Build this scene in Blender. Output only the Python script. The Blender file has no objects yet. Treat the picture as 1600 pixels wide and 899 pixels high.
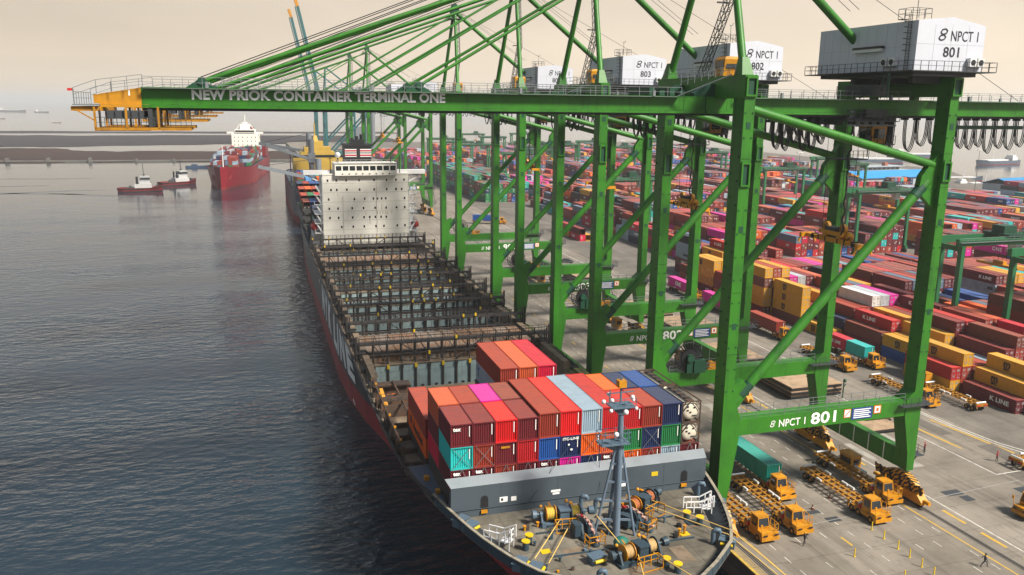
import bpy, math, random
from mathutils import Vector, Matrix
R = math.radians
random.seed(7)
scn = bpy.context.scene
col = scn.collection

# ---------------------------------------------------------------- camera
F_PX, PITCH, YAW, ROLL, CAM_Z = 1299.445, 0.214712397, 0.308714272, 0.0125961939, 54.336
fw = Vector((math.sin(YAW)*math.cos(PITCH), math.cos(YAW)*math.cos(PITCH), -math.sin(PITCH)))
rt = Vector((math.cos(YAW), -math.sin(YAW), 0)); up = rt.cross(fw)
rt2 = math.cos(ROLL)*rt + math.sin(ROLL)*up; up2 = -math.sin(ROLL)*rt + math.cos(ROLL)*up
cd = bpy.data.cameras.new('camera'); cam = bpy.data.objects.new('camera', cd); col.objects.link(cam)
cam.matrix_world = Matrix(((rt2.x, up2.x, -fw.x, 0), (rt2.y, up2.y, -fw.y, 0), (rt2.z, up2.z, -fw.z, CAM_Z), (0, 0, 0, 1)))
cd.sensor_width = 36; cd.lens = 36*F_PX/1600; cd.clip_start = 0.5; cd.clip_end = 40000
scn.camera = cam

# ---------------------------------------------------------------- light
SUN_EL, SUN_AZ = R(46), R(140)       # azimuth measured from +Y towards +X: behind the camera, to its right
wd = bpy.data.worlds.new('World'); scn.world = wd; wd.use_nodes = True
nt = wd.node_tree; nt.nodes.clear()
sky = nt.nodes.new('ShaderNodeTexSky'); sky.sky_type = 'NISHITA'; sky.sun_disc = False
sky.sun_elevation = SUN_EL; sky.sun_rotation = SUN_AZ; sky.dust_density = 6; sky.air_density = 1.0; sky.altitude = 0
tc = nt.nodes.new('ShaderNodeTexCoord'); sp = nt.nodes.new('ShaderNodeSeparateXYZ'); nt.links.new(tc.outputs['Generated'], sp.inputs[0])
cr = nt.nodes.new('ShaderNodeValToRGB'); nt.links.new(sp.outputs['Z'], cr.inputs[0])     # the high veil of haze and thin cloud, by elevation
e = cr.color_ramp.elements
e[0].position = 0.0; e[0].color = (10.6, 8.8, 6.6, 1)
e[1].position = 0.14; e[1].color = (6.9, 5.9, 4.75, 1)
x = e.new(0.24); x.color = (5.6, 5.7, 5.9, 1)
x = e.new(0.5); x.color = (3.3, 4.0, 4.9, 1)
x = e.new(1.0); x.color = (2.3, 3.1, 4.4, 1)
nz = nt.nodes.new('ShaderNodeTexNoise'); nz.inputs['Scale'].default_value = 1.6; nz.inputs['Detail'].default_value = 5
mp = nt.nodes.new('ShaderNodeMapping'); mp.inputs['Scale'].default_value = (1, 1, 3.5)
nt.links.new(tc.outputs['Generated'], mp.inputs[0]); nt.links.new(mp.outputs[0], nz.inputs['Vector'])
mr = nt.nodes.new('ShaderNodeMapRange'); mr.inputs[1].default_value = .3; mr.inputs[2].default_value = .7; mr.inputs[3].default_value = .8; mr.inputs[4].default_value = 1.1
nt.links.new(nz.outputs['Fac'], mr.inputs[0])
gx = nt.nodes.new('ShaderNodeMapRange'); gx.inputs[1].default_value = -.5; gx.inputs[2].default_value = .9; gx.inputs[3].default_value = .74; gx.inputs[4].default_value = 1.2
nt.links.new(sp.outputs['X'], gx.inputs[0]); gm = nt.nodes.new('ShaderNodeMath'); gm.operation = 'MULTIPLY'; nt.links.new(mr.outputs[0], gm.inputs[0]); nt.links.new(gx.outputs[0], gm.inputs[1])
ml = nt.nodes.new('ShaderNodeMixRGB'); ml.blend_type = 'MULTIPLY'; ml.inputs[0].default_value = 1
nt.links.new(cr.outputs[0], ml.inputs[1]); nt.links.new(gm.outputs[0], ml.inputs[2])
mx = nt.nodes.new('ShaderNodeMixRGB'); mx.inputs[0].default_value = 0.9
nt.links.new(sky.outputs[0], mx.inputs[1]); nt.links.new(ml.outputs[0], mx.inputs[2])
bg = nt.nodes.new('ShaderNodeBackground'); bg.inputs['Strength'].default_value = 0.07
nt.links.new(mx.outputs[0], bg.inputs['Color'])
wo = nt.nodes.new('ShaderNodeOutputWorld'); nt.links.new(bg.outputs[0], wo.inputs['Surface'])
sd = bpy.data.lights.new('sun', 'SUN'); sd.energy = 5.0; sd.angle = R(11); sd.color = (1, .93, .82)
so = bpy.data.objects.new('sun', sd); col.objects.link(so)
sdir = Vector((math.sin(SUN_AZ)*math.cos(SUN_EL), math.cos(SUN_AZ)*math.cos(SUN_EL), math.sin(SUN_EL)))
so.rotation_euler = sdir.to_track_quat('Z', 'Y').to_euler(); so.location = (60, -60, 200)
vs = scn.view_settings; vs.view_transform = 'Standard'; vs.look = 'None'; vs.exposure = 0.68; vs.gamma = 1; vs.use_curve_mapping = False
scn.cycles.max_bounces = 5; scn.cycles.diffuse_bounces = 2; scn.cycles.glossy_bounces = 3; scn.cycles.transmission_bounces = 2
scn.cycles.volume_bounces = 0; scn.cycles.use_denoising = True; scn.cycles.caustics_reflective = False; scn.cycles.caustics_refractive = False
HAZE_DENSITY = 0.00014

# ---------------------------------------------------------------- mesh builder
class MB:
    def __init__(s): s.v = []; s.f = []; s.m = []; s.sm = []; s.c = []; s.usec = False; s.cuts = []
    def add(s, vs_, fs, mi=0, sm=False, c=None):
        n = len(s.v); s.v.extend([tuple(p) for p in vs_])
        for f in fs:
            s.f.append(tuple(n+i for i in f)); s.m.append(mi); s.sm.append(sm); s.c.append(c)
        if c: s.usec = True
        return s
    def box(s, x0, x1, y0, y1, z0, z1, mi=0, c=None, bottom=True):
        fs = [(4,5,6,7), (0,1,5,4), (1,2,6,5), (2,3,7,6), (3,0,4,7)]
        if bottom: fs.append((3,2,1,0))
        return s.add([(x0,y0,z0),(x1,y0,z0),(x1,y1,z0),(x0,y1,z0),(x0,y0,z1),(x1,y0,z1),(x1,y1,z1),(x0,y1,z1)], fs, mi, False, c)
    def bar(s, p, q, w, h=None, mi=0, upv=(0,0,1)):
        h = w if h is None else h
        p = Vector(p); q = Vector(q); d = (q-p).normalized(); u = Vector(upv)
        if abs(d.dot(u)) > .98: u = Vector((0,1,0))
        sx = d.cross(u).normalized(); uz = sx.cross(d)
        o = [(-1,-1),(1,-1),(1,1),(-1,1)]
        vv = [pp + sx*(a*w/2) + uz*(b*h/2) for pp in (p,q) for a,b in o]
        return s.add(vv, [(0,1,5,4),(1,2,6,5),(2,3,7,6),(3,0,4,7),(3,2,1,0),(4,5,6,7)], mi)
    def tube(s, p, q, r, n=8, mi=0, r2=None, cap=True, sm=True):
        r2 = r if r2 is None else r2
        p = Vector(p); q = Vector(q); d = (q-p).normalized(); u = Vector((0,0,1))
        if abs(d.dot(u)) > .98: u = Vector((0,1,0))
        a = d.cross(u).normalized(); b = a.cross(d)
        vv = []
        for pp, rr in ((p,r),(q,r2)):
            for i in range(n):
                t = 2*math.pi*i/n; vv.append(pp + a*(rr*math.cos(t)) + b*(rr*math.sin(t)))
        s.add(vv, [(i,(i+1)%n,n+(i+1)%n,n+i) for i in range(n)], mi, sm)
        if cap:
            s.add(vv[:n], [tuple(range(n-1,-1,-1))], mi); s.add(vv[n:], [tuple(range(n))], mi)
        return s
    def path(s, pts, r, n=6, mi=0):
        pts = [Vector(p) for p in pts]; rings = []
        for i, p in enumerate(pts):
            d = (pts[min(i+1,len(pts)-1)] - pts[max(i-1,0)]).normalized(); u = Vector((0,0,1))
            if abs(d.dot(u)) > .95: u = Vector((.3,1,0)).normalized()
            a = d.cross(u).normalized(); b = a.cross(d)
            rings.append([p + a*(r*math.cos(2*math.pi*k/n)) + b*(r*math.sin(2*math.pi*k/n)) for k in range(n)])
        vv = [q for g in rings for q in g]
        fs = [(i*n+k, i*n+(k+1)%n, (i+1)*n+(k+1)%n, (i+1)*n+k) for i in range(len(pts)-1) for k in range(n)]
        return s.add(vv, fs, mi, True)
    def loft(s, rings, mi=0, cap=True, sm=False, closed=True):
        n = len(rings[0]); vv = [p for g in rings for p in g]
        kk = range(n) if closed else range(n-1)
        s.add(vv, [(i*n+k, i*n+(k+1)%n, (i+1)*n+(k+1)%n, (i+1)*n+k) for i in range(len(rings)-1) for k in kk], mi, sm)
        if cap:
            s.add(rings[0], [tuple(range(n-1,-1,-1))], mi); s.add(rings[-1], [tuple(range(n))], mi)
        return s
    def zbox(s, secs, mi=0):      # stack of rectangles (z, x0, x1, y0, y1)
        return s.loft([[(x0,y0,z),(x1,y0,z),(x1,y1,z),(x0,y1,z)] for z,x0,x1,y0,y1 in secs], mi)
    def prism(s, poly, axis, a, b, mi=0):   # polygon in the two other axes, extruded along axis
        def P(p, t): return {'x': (t,p[0],p[1]), 'y': (p[0],t,p[1]), 'z': (p[0],p[1],t)}[axis]
        return s.loft([[P(p,a) for p in poly],[P(p,b) for p in poly]], mi)
    def disc(s, c, axis, r, w, n=16, mi=0):
        c = Vector(c); d = {'x': Vector((1,0,0)), 'y': Vector((0,1,0)), 'z': Vector((0,0,1))}[axis]
        return s.tube(c-d*w/2, c+d*w/2, r, n, mi)
    def rail(s, pts, h=1.1, step=2.0, w=.06, mi=0, mid=True):
        for a, b in zip(pts, pts[1:]):
            a = Vector(a); b = Vector(b); L = (b-a).length; n = max(1, round(L/step)); u = Vector((0,0,h))
            s.bar(a+u, b+u, w, w, mi)
            if mid: s.bar(a+u*.5, b+u*.5, w*.8, w*.8, mi)
            for i in range(n+1):
                p = a.lerp(b, i/n); s.bar(p, p+u, w, w, mi)
        return s
    def ball(s, c, r, mi=0, n=10, m=6, sz=1.0, sx=1.0, sy=1.0):
        rings = []
        for j in range(m+1):
            t = math.pi*j/m - math.pi/2
            rr = max(math.cos(t), .02)
            rings.append([(c[0]+sx*r*rr*math.cos(2*math.pi*k/n), c[1]+sy*r*rr*math.sin(2*math.pi*k/n), c[2]+sz*r*math.sin(t)) for k in range(n)])
        return s.loft(rings, mi, True, True)
    def mesh(s, name, mats):
        me = bpy.data.meshes.new(name); me.from_pydata(s.v, [], s.f); 
        if not isinstance(mats, (list, tuple)): mats = [mats]
        for m in mats:
            if m: me.materials.append(m)
        me.polygons.foreach_set('material_index', s.m); me.polygons.foreach_set('use_smooth', s.sm)
        if s.usec:
            at = me.color_attributes.new('paint', 'FLOAT_COLOR', 'CORNER'); buf = []
            for f, c in zip(s.f, s.c): buf.extend((tuple(c or (1,1,1))+(1,))*len(f))
            at.data.foreach_set('color', buf)
        me.update(); return me
    def cut(s): s.cuts.append((len(s.v), len(s.f))); return s
    def build(s, name, mats, parent=None, loc=(0,0,0), rz=0):
        if s.cuts:                  # one object for each piece between cuts
            first = None; st = [(0,0)] + [c for c in s.cuts if c[1] < len(s.f)] + [(len(s.v), len(s.f))]
            for (v0,f0),(v1,f1) in zip(st, st[1:]):
                if f1 == f0: continue
                q = MB(); q.v = s.v[v0:v1]; q.f = [tuple(i-v0 for i in f) for f in s.f[f0:f1]]; q.m = s.m[f0:f1]; q.sm = s.sm[f0:f1]; q.c = s.c[f0:f1]; q.usec = s.usec
                o = q.build(name, mats, parent, loc, rz); first = first or o
            return first
        return link(name, s.mesh(name, mats), parent, loc, rz)

def link(name, data, parent=None, loc=(0,0,0), rz=0):
    o = bpy.data.objects.new(name, data); col.objects.link(o); o.location = loc; o.rotation_euler = (0,0,rz)
    if parent: o.parent = parent; KIDS.setdefault(parent.name, []).append(o)
    return o
KIDS = {}
def tag(o, label, cat, group=None, kind=None):
    if label: o['label'] = label
    if cat: o['category'] = cat
    if group: o['group'] = group
    if kind: o['kind'] = kind
    return o
def empty(name, loc=(0,0,0), rz=0):
    return link(name, None, None, loc, rz)
def struct(o): o['kind'] = 'structure'; return o
def copy_tree(o, parent=None, ren=None):
    c = o.copy(); col.objects.link(c)
    if parent: c.parent = parent; KIDS.setdefault(parent.name, []).append(c)
    for ch in KIDS.get(o.name, []): copy_tree(ch, c)
    return c

# ---------------------------------------------------------------- materials
MATS = {}
def paint(name, c, rough=.55, wear=.35, scale=.6, metal=0.0, wc=None, spec=.4, streak=0.0, bump=0.0):
    """painted metal or similar, with blotchy wear and run-down streaks"""
    if name in MATS: return MATS[name]
    m = bpy.data.materials.new(name); m.use_nodes = True; t = m.node_tree; n = t.nodes; L = t.links
    b = n['Principled BSDF']; b.inputs['Roughness'].default_value = rough; b.inputs['Metallic'].default_value = metal
    b.inputs['Specular IOR Level'].default_value = spec
    co = n.new('ShaderNodeTexCoord'); oi = n.new('ShaderNodeObjectInfo')
    ad = n.new('ShaderNodeVectorMath'); ad.operation = 'ADD'; sc = n.new('ShaderNodeVectorMath'); sc.operation = 'SCALE'; sc.inputs['Scale'].default_value = 37
    cb = n.new('ShaderNodeCombineXYZ')
    for i in range(3): L.new(oi.outputs['Random'], cb.inputs[i])
    L.new(cb.outputs[0], sc.inputs[0]); L.new(co.outputs['Object'], ad.inputs[0]); L.new(sc.outputs[0], ad.inputs[1])
    z = n.new('ShaderNodeTexNoise'); z.inputs['Scale'].default_value = scale; z.inputs['Detail'].default_value = 7; z.inputs['Roughness'].default_value = .65
    L.new(ad.outputs[0], z.inputs['Vector'])
    mr_ = n.new('ShaderNodeMapRange'); mr_.inputs[1].default_value = .46; mr_.inputs[2].default_value = .72; mr_.inputs[4].default_value = wear
    L.new(z.outputs['Fac'], mr_.inputs[0])
    mix = n.new('ShaderNodeMixRGB'); mix.inputs[1].default_value = (*c,1); w = wc or tuple(x*.45+.012 for x in c); mix.inputs[2].default_value = (*w,1)
    L.new(mr_.outputs[0], mix.inputs[0]); out = mix.outputs[0]
    if streak:
        mpn = n.new('ShaderNodeMapping'); mpn.inputs['Scale'].default_value = (2.2,2.2,.12); L.new(ad.outputs[0], mpn.inputs[0])
        z2 = n.new('ShaderNodeTexNoise'); z2.inputs['Scale'].default_value = 1.0; z2.inputs['Detail'].default_value = 4; L.new(mpn.outputs[0], z2.inputs['Vector'])
        m2 = n.new('ShaderNodeMapRange'); m2.inputs[1].default_value = .52; m2.inputs[2].default_value = .75; m2.inputs[4].default_value = streak; L.new(z2.outputs['Fac'], m2.inputs[0])
        mx2 = n.new('ShaderNodeMixRGB'); L.new(m2.outputs[0], mx2.inputs[0]); L.new(out, mx2.inputs[1]); mx2.inputs[2].default_value = (*(wc or (.09,.045,.025)),1); out = mx2.outputs[0]
    hs = n.new('ShaderNodeHueSaturation'); vr = n.new('ShaderNodeMapRange'); vr.inputs[3].default_value = .88; vr.inputs[4].default_value = 1.08   # no two pieces weather alike
    L.new(oi.outputs['Random'], vr.inputs[0]); L.new(vr.outputs[0], hs.inputs['Value']); L.new(out, hs.inputs['Color']); out = hs.outputs[0]
    L.new(out, b.inputs['Base Color'])
    if bump:
        bp = n.new('ShaderNodeBump'); bp.inputs['Strength'].default_value = bump; bp.inputs['Distance'].default_value = .05; L.new(z.outputs['Fac'], bp.inputs['Height']); L.new(bp.outputs[0], b.inputs['Normal'])
    MATS[name] = m; return m
GREEN = paint('crane_green', (.028,.17,.008), .46, .6, .3, wc=(.016,.065,.014), streak=.5)
GREEN2 = paint('yard_crane_green', (.018,.14,.05), .5, .4, .35, wc=(.02,.07,.03), streak=.3)
DKGREEN = paint('dark_green', (.008,.06,.03), .5, .3)
YELLOW = paint('machine_yellow', (.56,.24,.007), .45, .6, 1.3, wc=(.2,.085,.02), streak=.35)
BLACK = paint('black_steel', (.014,.015,.017), .5, .3)
DGREY = paint('dark_grey_steel', (.045,.05,.055), .55, .4)
GREY = paint('grey_steel', (.16,.18,.2), .5, .4, streak=.15)
WHITE = paint('white_paint', (.72,.72,.72), .5, .25, .5, wc=(.5,.47,.42), streak=.12)
LETTER = paint('white_lettering', (.88,.88,.86), .6, .12)
INK = paint('dark_lettering', (.02,.022,.03), .6, .1)
GLASS = paint('window_glass', (.012,.018,.024), .08, .05, spec=.8)
RUBBER = paint('tyre_rubber', (.012,.012,.012), .85, .3)
ORANGE = paint('signal_orange', (.6,.12,.01), .5, .3)
RED = paint('signal_red', (.5,.02,.018), .5, .3)
RAILG = paint('galvanised_rail', (.2,.22,.23), .5, .3, metal=.3)
WOOD = paint('weathered_hatch_deck', (.36,.25,.16), .85, .8, .5, wc=(.13,.085,.055), bump=.4)
ROPE = paint('mooring_rope', (.62,.42,.12), .8, .3)
HOUSE = paint('machine_house_white', (.55,.57,.64), .5, .18, .3, wc=(.42,.4,.4), streak=.1)

TXT = {}
def text(s_, size, parent, loc, face='-y', mat=None, name='lettering', width=None, weight=.012, ext=.015):
    """flat lettering as a mesh, standing on a face; origin = middle of the line"""
    key = (s_, round(size,3), width, mat.name if mat else '', weight)
    if key not in TXT:
        cu = bpy.data.curves.new('lettering', 'FONT'); cu.body = s_; cu.size = size/.7; cu.align_x = 'CENTER'; cu.align_y = 'CENTER'
        cu.offset = weight*size; cu.extrude = ext; cu.resolution_u = 3; cu.space_character = 1.03
        to = bpy.data.objects.new('lettering', cu); me = bpy.data.meshes.new_from_object(to)
        if width:
            xs = [v.co.x for v in me.vertices]; k = width/(max(xs)-min(xs))
            for v in me.vertices: v.co.x *= k
        me.materials.clear(); me.materials.append(mat or LETTER)
        bpy.data.objects.remove(to); bpy.data.curves.remove(cu); TXT[key] = me
    o = link(name, TXT[key], parent, loc)
    o.rotation_euler = {'-y': (R(90),0,0), '-x': (R(90),0,R(-90)), '+x': (R(90),0,R(90)), '+y': (R(90),0,R(180)), 'z': (0,0,0)}[face]
    return o
# ================================================================ SETTING
def mat_water():
    m = bpy.data.materials.new('water'); m.use_nodes = True; t = m.node_tree; n = t.nodes; L = t.links
    b = n['Principled BSDF']; b.inputs['Base Color'].default_value = (.012,.024,.036,1); b.inputs['Roughness'].default_value = .07
    b.inputs['IOR'].default_value = 1.33
    co = n.new('ShaderNodeTexCoord'); last = None; h = None
    for sc_, wgt, rot, st in ((.025,.8,.3,(1,2.0,1)), (.11,1.3,-.3,(1,1.9,1)), (.3,1.5,.35,(1,1.9,1)), (.8,.35,.1,(1,1.7,1))):
        mp_ = n.new('ShaderNodeMapping'); mp_.inputs['Rotation'].default_value = (0,0,rot); mp_.inputs['Scale'].default_value = st
        L.new(co.outputs['Object'], mp_.inputs[0])
        z = n.new('ShaderNodeTexNoise'); z.inputs['Scale'].default_value = sc_; z.inputs['Detail'].default_value = 3; L.new(mp_.outputs[0], z.inputs['Vector'])
        mm = n.new('ShaderNodeMath'); mm.operation = 'MULTIPLY'; mm.inputs[1].default_value = wgt; L.new(z.outputs['Fac'], mm.inputs[0])
        if h is None: h = mm.outputs[0]
        else:
            a = n.new('ShaderNodeMath'); a.operation = 'ADD'; L.new(h, a.inputs[0]); L.new(mm.outputs[0], a.inputs[1]); h = a.outputs[0]
    # calm slicks and wind patches change how rough the ripples are
    z = n.new('ShaderNodeTexNoise'); z.inputs['Scale'].default_value = .012; z.inputs['Detail'].default_value = 4
    mp_ = n.new('ShaderNodeMapping'); mp_.inputs['Scale'].default_value = (1,2.5,1); L.new(co.outputs['Object'], mp_.inputs[0]); L.new(mp_.outputs[0], z.inputs['Vector'])
    mr_ = n.new('ShaderNodeMapRange'); mr_.inputs[1].default_value = .35; mr_.inputs[2].default_value = .65; mr_.inputs[3].default_value = .12; mr_.inputs[4].default_value = .55; L.new(z.outputs['Fac'], mr_.inputs[0])
    bp = n.new('ShaderNodeBump'); bp.inputs['Distance'].default_value = 1.0; sy = n.new('ShaderNodeSeparateXYZ'); L.new(co.outputs['Object'], sy.inputs[0]); my = n.new('ShaderNodeMapRange'); my.inputs[1].default_value = 90; my.inputs[2].default_value = 620; my.inputs[3].default_value = 1; my.inputs[4].default_value = .1; L.new(sy.outputs['Y'], my.inputs[0])
    mu = n.new('ShaderNodeMath'); mu.operation = 'MULTIPLY'; L.new(mr_.outputs[0], mu.inputs[0]); L.new(my.outputs[0], mu.inputs[1]); L.new(mu.outputs[0], bp.inputs['Strength']); L.new(h, bp.inputs['Height']); L.new(bp.outputs[0], b.inputs['Normal'])
    return m
WATER_Z = -3.0
mb = MB(); mb.add([(-16000,-3000,WATER_Z),(16000,-3000,WATER_Z),(16000,24000,WATER_Z),(-16000,24000,WATER_Z)], [(0,1,2,3)])
struct(mb.build('water', mat_water()))

def mat_ground(name, c1, c2, panel=6.0, dark=.55):
    m = bpy.data.materials.new(name); m.use_nodes = True; t = m.node_tree; n = t.nodes; L = t.links
    b = n['Principled BSDF']; b.inputs['Roughness'].default_value = .82; b.inputs['Specular IOR Level'].default_value = .25
    co = n.new('ShaderNodeTexCoord')
    z1 = n.new('ShaderNodeTexNoise'); z1.inputs['Scale'].default_value = .09; z1.inputs['Detail'].default_value = 8; z1.inputs['Roughness'].default_value = .62; L.new(co.outputs['Object'], z1.inputs['Vector'])
    r1 = n.new('ShaderNodeMapRange'); r1.inputs[1].default_value = .33; r1.inputs[2].default_value = .67; L.new(z1.outputs['Fac'], r1.inputs[0])
    mix = n.new('ShaderNodeMixRGB'); mix.inputs[1].default_value = (*c1,1); mix.inputs[2].default_value = (*c2,1); L.new(r1.outputs[0], mix.inputs[0])
    # tyre and oil tracks drawn out along the quay
    mp_ = n.new('ShaderNodeMapping'); mp_.inputs['Scale'].default_value = (.75,.03,1); L.new(co.outputs['Object'], mp_.inputs[0])
    z2 = n.new('ShaderNodeTexNoise'); z2.inputs['Scale'].default_value = 1; z2.inputs['Detail'].default_value = 5; L.new(mp_.outputs[0], z2.inputs['Vector'])
    r2 = n.new('ShaderNodeMapRange'); r2.inputs[1].default_value = .5; r2.inputs[2].default_value = .75; r2.inputs[4].default_value = dark; L.new(z2.outputs['Fac'], r2.inputs[0])
    mx2 = n.new('ShaderNodeMixRGB'); mx2.inputs[2].default_value = (*(x*.38 for x in c1),1); L.new(r2.outputs[0], mx2.inputs[0]); L.new(mix.outputs[0], mx2.inputs[1])
    # speckle and stains
    z3 = n.new('ShaderNodeTexNoise'); z3.inputs['Scale'].default_value = .6; z3.inputs['Detail'].default_value = 9; z3.inputs['Roughness'].default_value = .75; L.new(co.outputs['Object'], z3.inputs['Vector'])
    r3 = n.new('ShaderNodeMapRange'); r3.inputs[1].default_value = .52; r3.inputs[2].default_value = .7; r3.inputs[4].default_value = .5; L.new(z3.outputs['Fac'], r3.inputs[0])
    mx3 = n.new('ShaderNodeMixRGB'); mx3.inputs[2].default_value = (*(x*.5 for x in c2),1); L.new(r3.outputs[0], mx3.inputs[0]); L.new(mx2.outputs[0], mx3.inputs[1])
    br = n.new('ShaderNodeTexBrick'); br.inputs['Scale'].default_value = 1; br.inputs['Brick Width'].default_value = panel; br.inputs['Row Height'].default_value = panel; br.inputs['Mortar Size'].default_value = .05; br.offset = 0
    br.inputs['Color1'].default_value = (1,1,1,1); br.inputs['Color2'].default_value = (.86,.86,.86,1); br.inputs['Mortar'].default_value = (.5,.5,.5,1); L.new(co.outputs['Object'], br.inputs['Vector'])
    mx4 = n.new('ShaderNodeMixRGB'); mx4.blend_type = 'MULTIPLY'; mx4.inputs[0].default_value = .75; L.new(mx3.outputs[0], mx4.inputs[1]); L.new(br.outputs['Color'], mx4.inputs[2])
    L.new(mx4.outputs[0], b.inputs['Base Color'])
    bp = n.new('ShaderNodeBump'); bp.inputs['Strength'].default_value = .25; bp.inputs['Distance'].default_value = .05; L.new(z3.outputs['Fac'], bp.inputs['Height']); L.new(bp.outputs[0], b.inputs['Normal'])
    return m
XS, XL, XQ = 57.32, 87.80, 55.3
CONC = mat_ground('quay_concrete', (.27,.235,.195), (.165,.142,.116), 6, .7)
YARDM = mat_ground('yard_paving', (.2,.178,.15), (.12,.105,.09), 8)
mb = MB(); mb.box(XQ, 118, -260, 1250, -8, 0)
struct(mb.build('quay_apron', CONC))
mb = MB(); mb.prism([(118,-260),(520,-260),(520,470),(640,640),(640,1250),(118,1250)], 'z', -8, 0)
struct(mb.build('yard_pavement', YARDM))
# painted markings (sheets 4 mm above the paving)
LINEW = paint('road_paint_white', (.55,.52,.47), .7, .9, 1.2, wc=(.24,.21,.18))
LINEY = paint('road_paint_yellow', (.5,.3,.03), .7, .85, 1.0, wc=(.27,.22,.14))
def strip(m_, pts, w, z=.005):
    for a, b in zip(pts, pts[1:]):
        a = Vector((*a,z)); b = Vector((*b,z)); d = (b-a).normalized(); s_ = Vector((d.y,-d.x,0))*(w/2)
        m_.add([a-s_, b-s_, b+s_, a+s_], [(3,2,1,0)])
mb = MB()
strip(mb, [(91.3,-40),(91.3,430)], .22)
strip(mb, [(107.3,90.4),(107.3,330)], .22); strip(mb, [(107.3,90.5),(113.5,90.5)], .3)
strip(mb, [(112.6,136),(112.6,640)], .25)
strip(mb, [(116.5,118),(117,108),(118.2,100),(121,93),(126,86)], .25, .009)
strip(mb, [(115.9,118),(116.3,107.5),(117.4,99.5),(120,92),(125,85)], .25, .013)
mb.build('white_line', LINEW)['kind'] = 'structure'
mb = MB(); rnd = random.Random(3)
for x in (61.2, 65.4, 69.4, 73.2, 76.4, 79.4, 82.2, 84.9):
    y = 52 + rnd.uniform(0,2)
    while y < 235:
        if rnd.random() > .2: strip(mb, [(x,y),(x,y+1.4)], .11)
        y += 3.15
mb.build('lane_dash', LINEW)['kind'] = 'structure'
mb = MB()
strip(mb, [(85.9,-40),(85.9,260)], .26); strip(mb, [(58.9,-40),(58.9,330)], .16)
y = 60
while y < 130:
    strip(mb, [(90.1,y),(90.1,y+4.0)], .45); y += 6.5
y = 60
while y < 240:
    strip(mb, [(71.3,y),(71.3,y+2.2)], .3, .009); y += 9.5
strip(mb, [(109.5,113),(110.2,100)], .5, .009); strip(mb, [(115.2,112),(117,96)], .5, .017)
mb.build('yellow_line', LINEY)['kind'] = 'structure'
mb = MB()
for x in (XS-.28, XS+.28, XL-.28, XL+.28): mb.box(x-.07, x+.07, -60, 900, .002, .012)
for x in (XS, XL): mb.box(x-.05, x+.05, -60, 900, .002, .06)
struct(mb.build('crane_rail', BLACK))
# drain covers and the cable trench beside the water-side rail
mb = MB()
for x, y, w, h in ((82.5,89.6,2.4,1.0),(70.2,87.6,3.0,.9),(94.2,86.6,3.0,1.6),(95.6,84.6,1.6,1.6),(105.6,84.5,2.6,1.6),(72.5,84.9,2.0,1.3)): mb.box(x, x+w, y, y+h, .001, .014)
struct(mb.build('drain_cover', DGREY))
mb = MB()
strip(mb, [(62,84.6),(86,86.4)], .12, .017); strip(mb, [(88.6,86.5),(112,88.2)], .14, .017)
struct(mb.build('service_duct', paint('duct_lid', (.3,.29,.27), .8)))
mb = MB(); mb.box(XQ-.02, XQ+.38, -60, 300, 0, .22)
struct(mb.build('kerb', paint('kerb_yellow', (.5,.33,.05), .7, .8, .8, wc=(.12,.1,.07))))
mb = MB(); mb.box(XQ+.55, XQ+.62, -60, 300, .003, .03); mb.box(XQ+1.35, XQ+1.42, -60, 300, .003, .03)
y = 40
while y < 140: mb.box(XQ+.66, XQ+1.31, y, y+.1, .003, .025); y += .42
struct(mb.build('cable_trench', paint('trench_yellow', (.45,.3,.06), .7, .7)))

# patched slabs
rp = random.Random(17)
for nm, cc in (('concrete_patch',(.12,.105,.088)),('concrete_patch',(.3,.275,.24))):
    mb = MB()
    for k in range(16):
        x, y = rp.uniform(60,116), rp.uniform(66,190); w_, h_ = rp.uniform(1.2,5), rp.uniform(1.5,9); z = .0185+.0007*k+(.012 if cc[0] > .2 else 0)
        mb.add([(x,y,z),(x+w_,y,z),(x+w_,y+h_,z),(x,y+h_,z)],[(0,1,2,3)])
    struct(mb.build(nm, paint('patch_%d' % int(cc[0]*100), cc, .85, .9, .5)))
# water stirred up by the tugs
WK = paint('stirred_water', (.02,.035,.045), .22, .3, .2, spec=.5, bump=1.0)
mb = MB(); rw = random.Random(9)
for x0, y0, L_, sl in ((-88,604,70,-.06),(-96,580,95,.05),(-130,640,60,.02),(-60,560,60,.1),(-110,700,80,0)):
    n_ = 16; up_ = []; lo = []
    for i in range(n_+1):
        t = i/n_; x = x0-L_*t; y = y0+L_*t*sl*4+3*math.sin(t*5+x0); w_ = (1.2+4.5*math.sin(math.pi*t)**.7)*rw.uniform(.7,1.2); up_.append((x,y+w_,WATER_Z+.02)); lo.append((x,y-w_*.5,WATER_Z+.02))
    mb.add(up_+lo,[(i,i+1,n_+2+i,n_+1+i) for i in range(n_)])
struct(mb.build('wake', WK))
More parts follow.
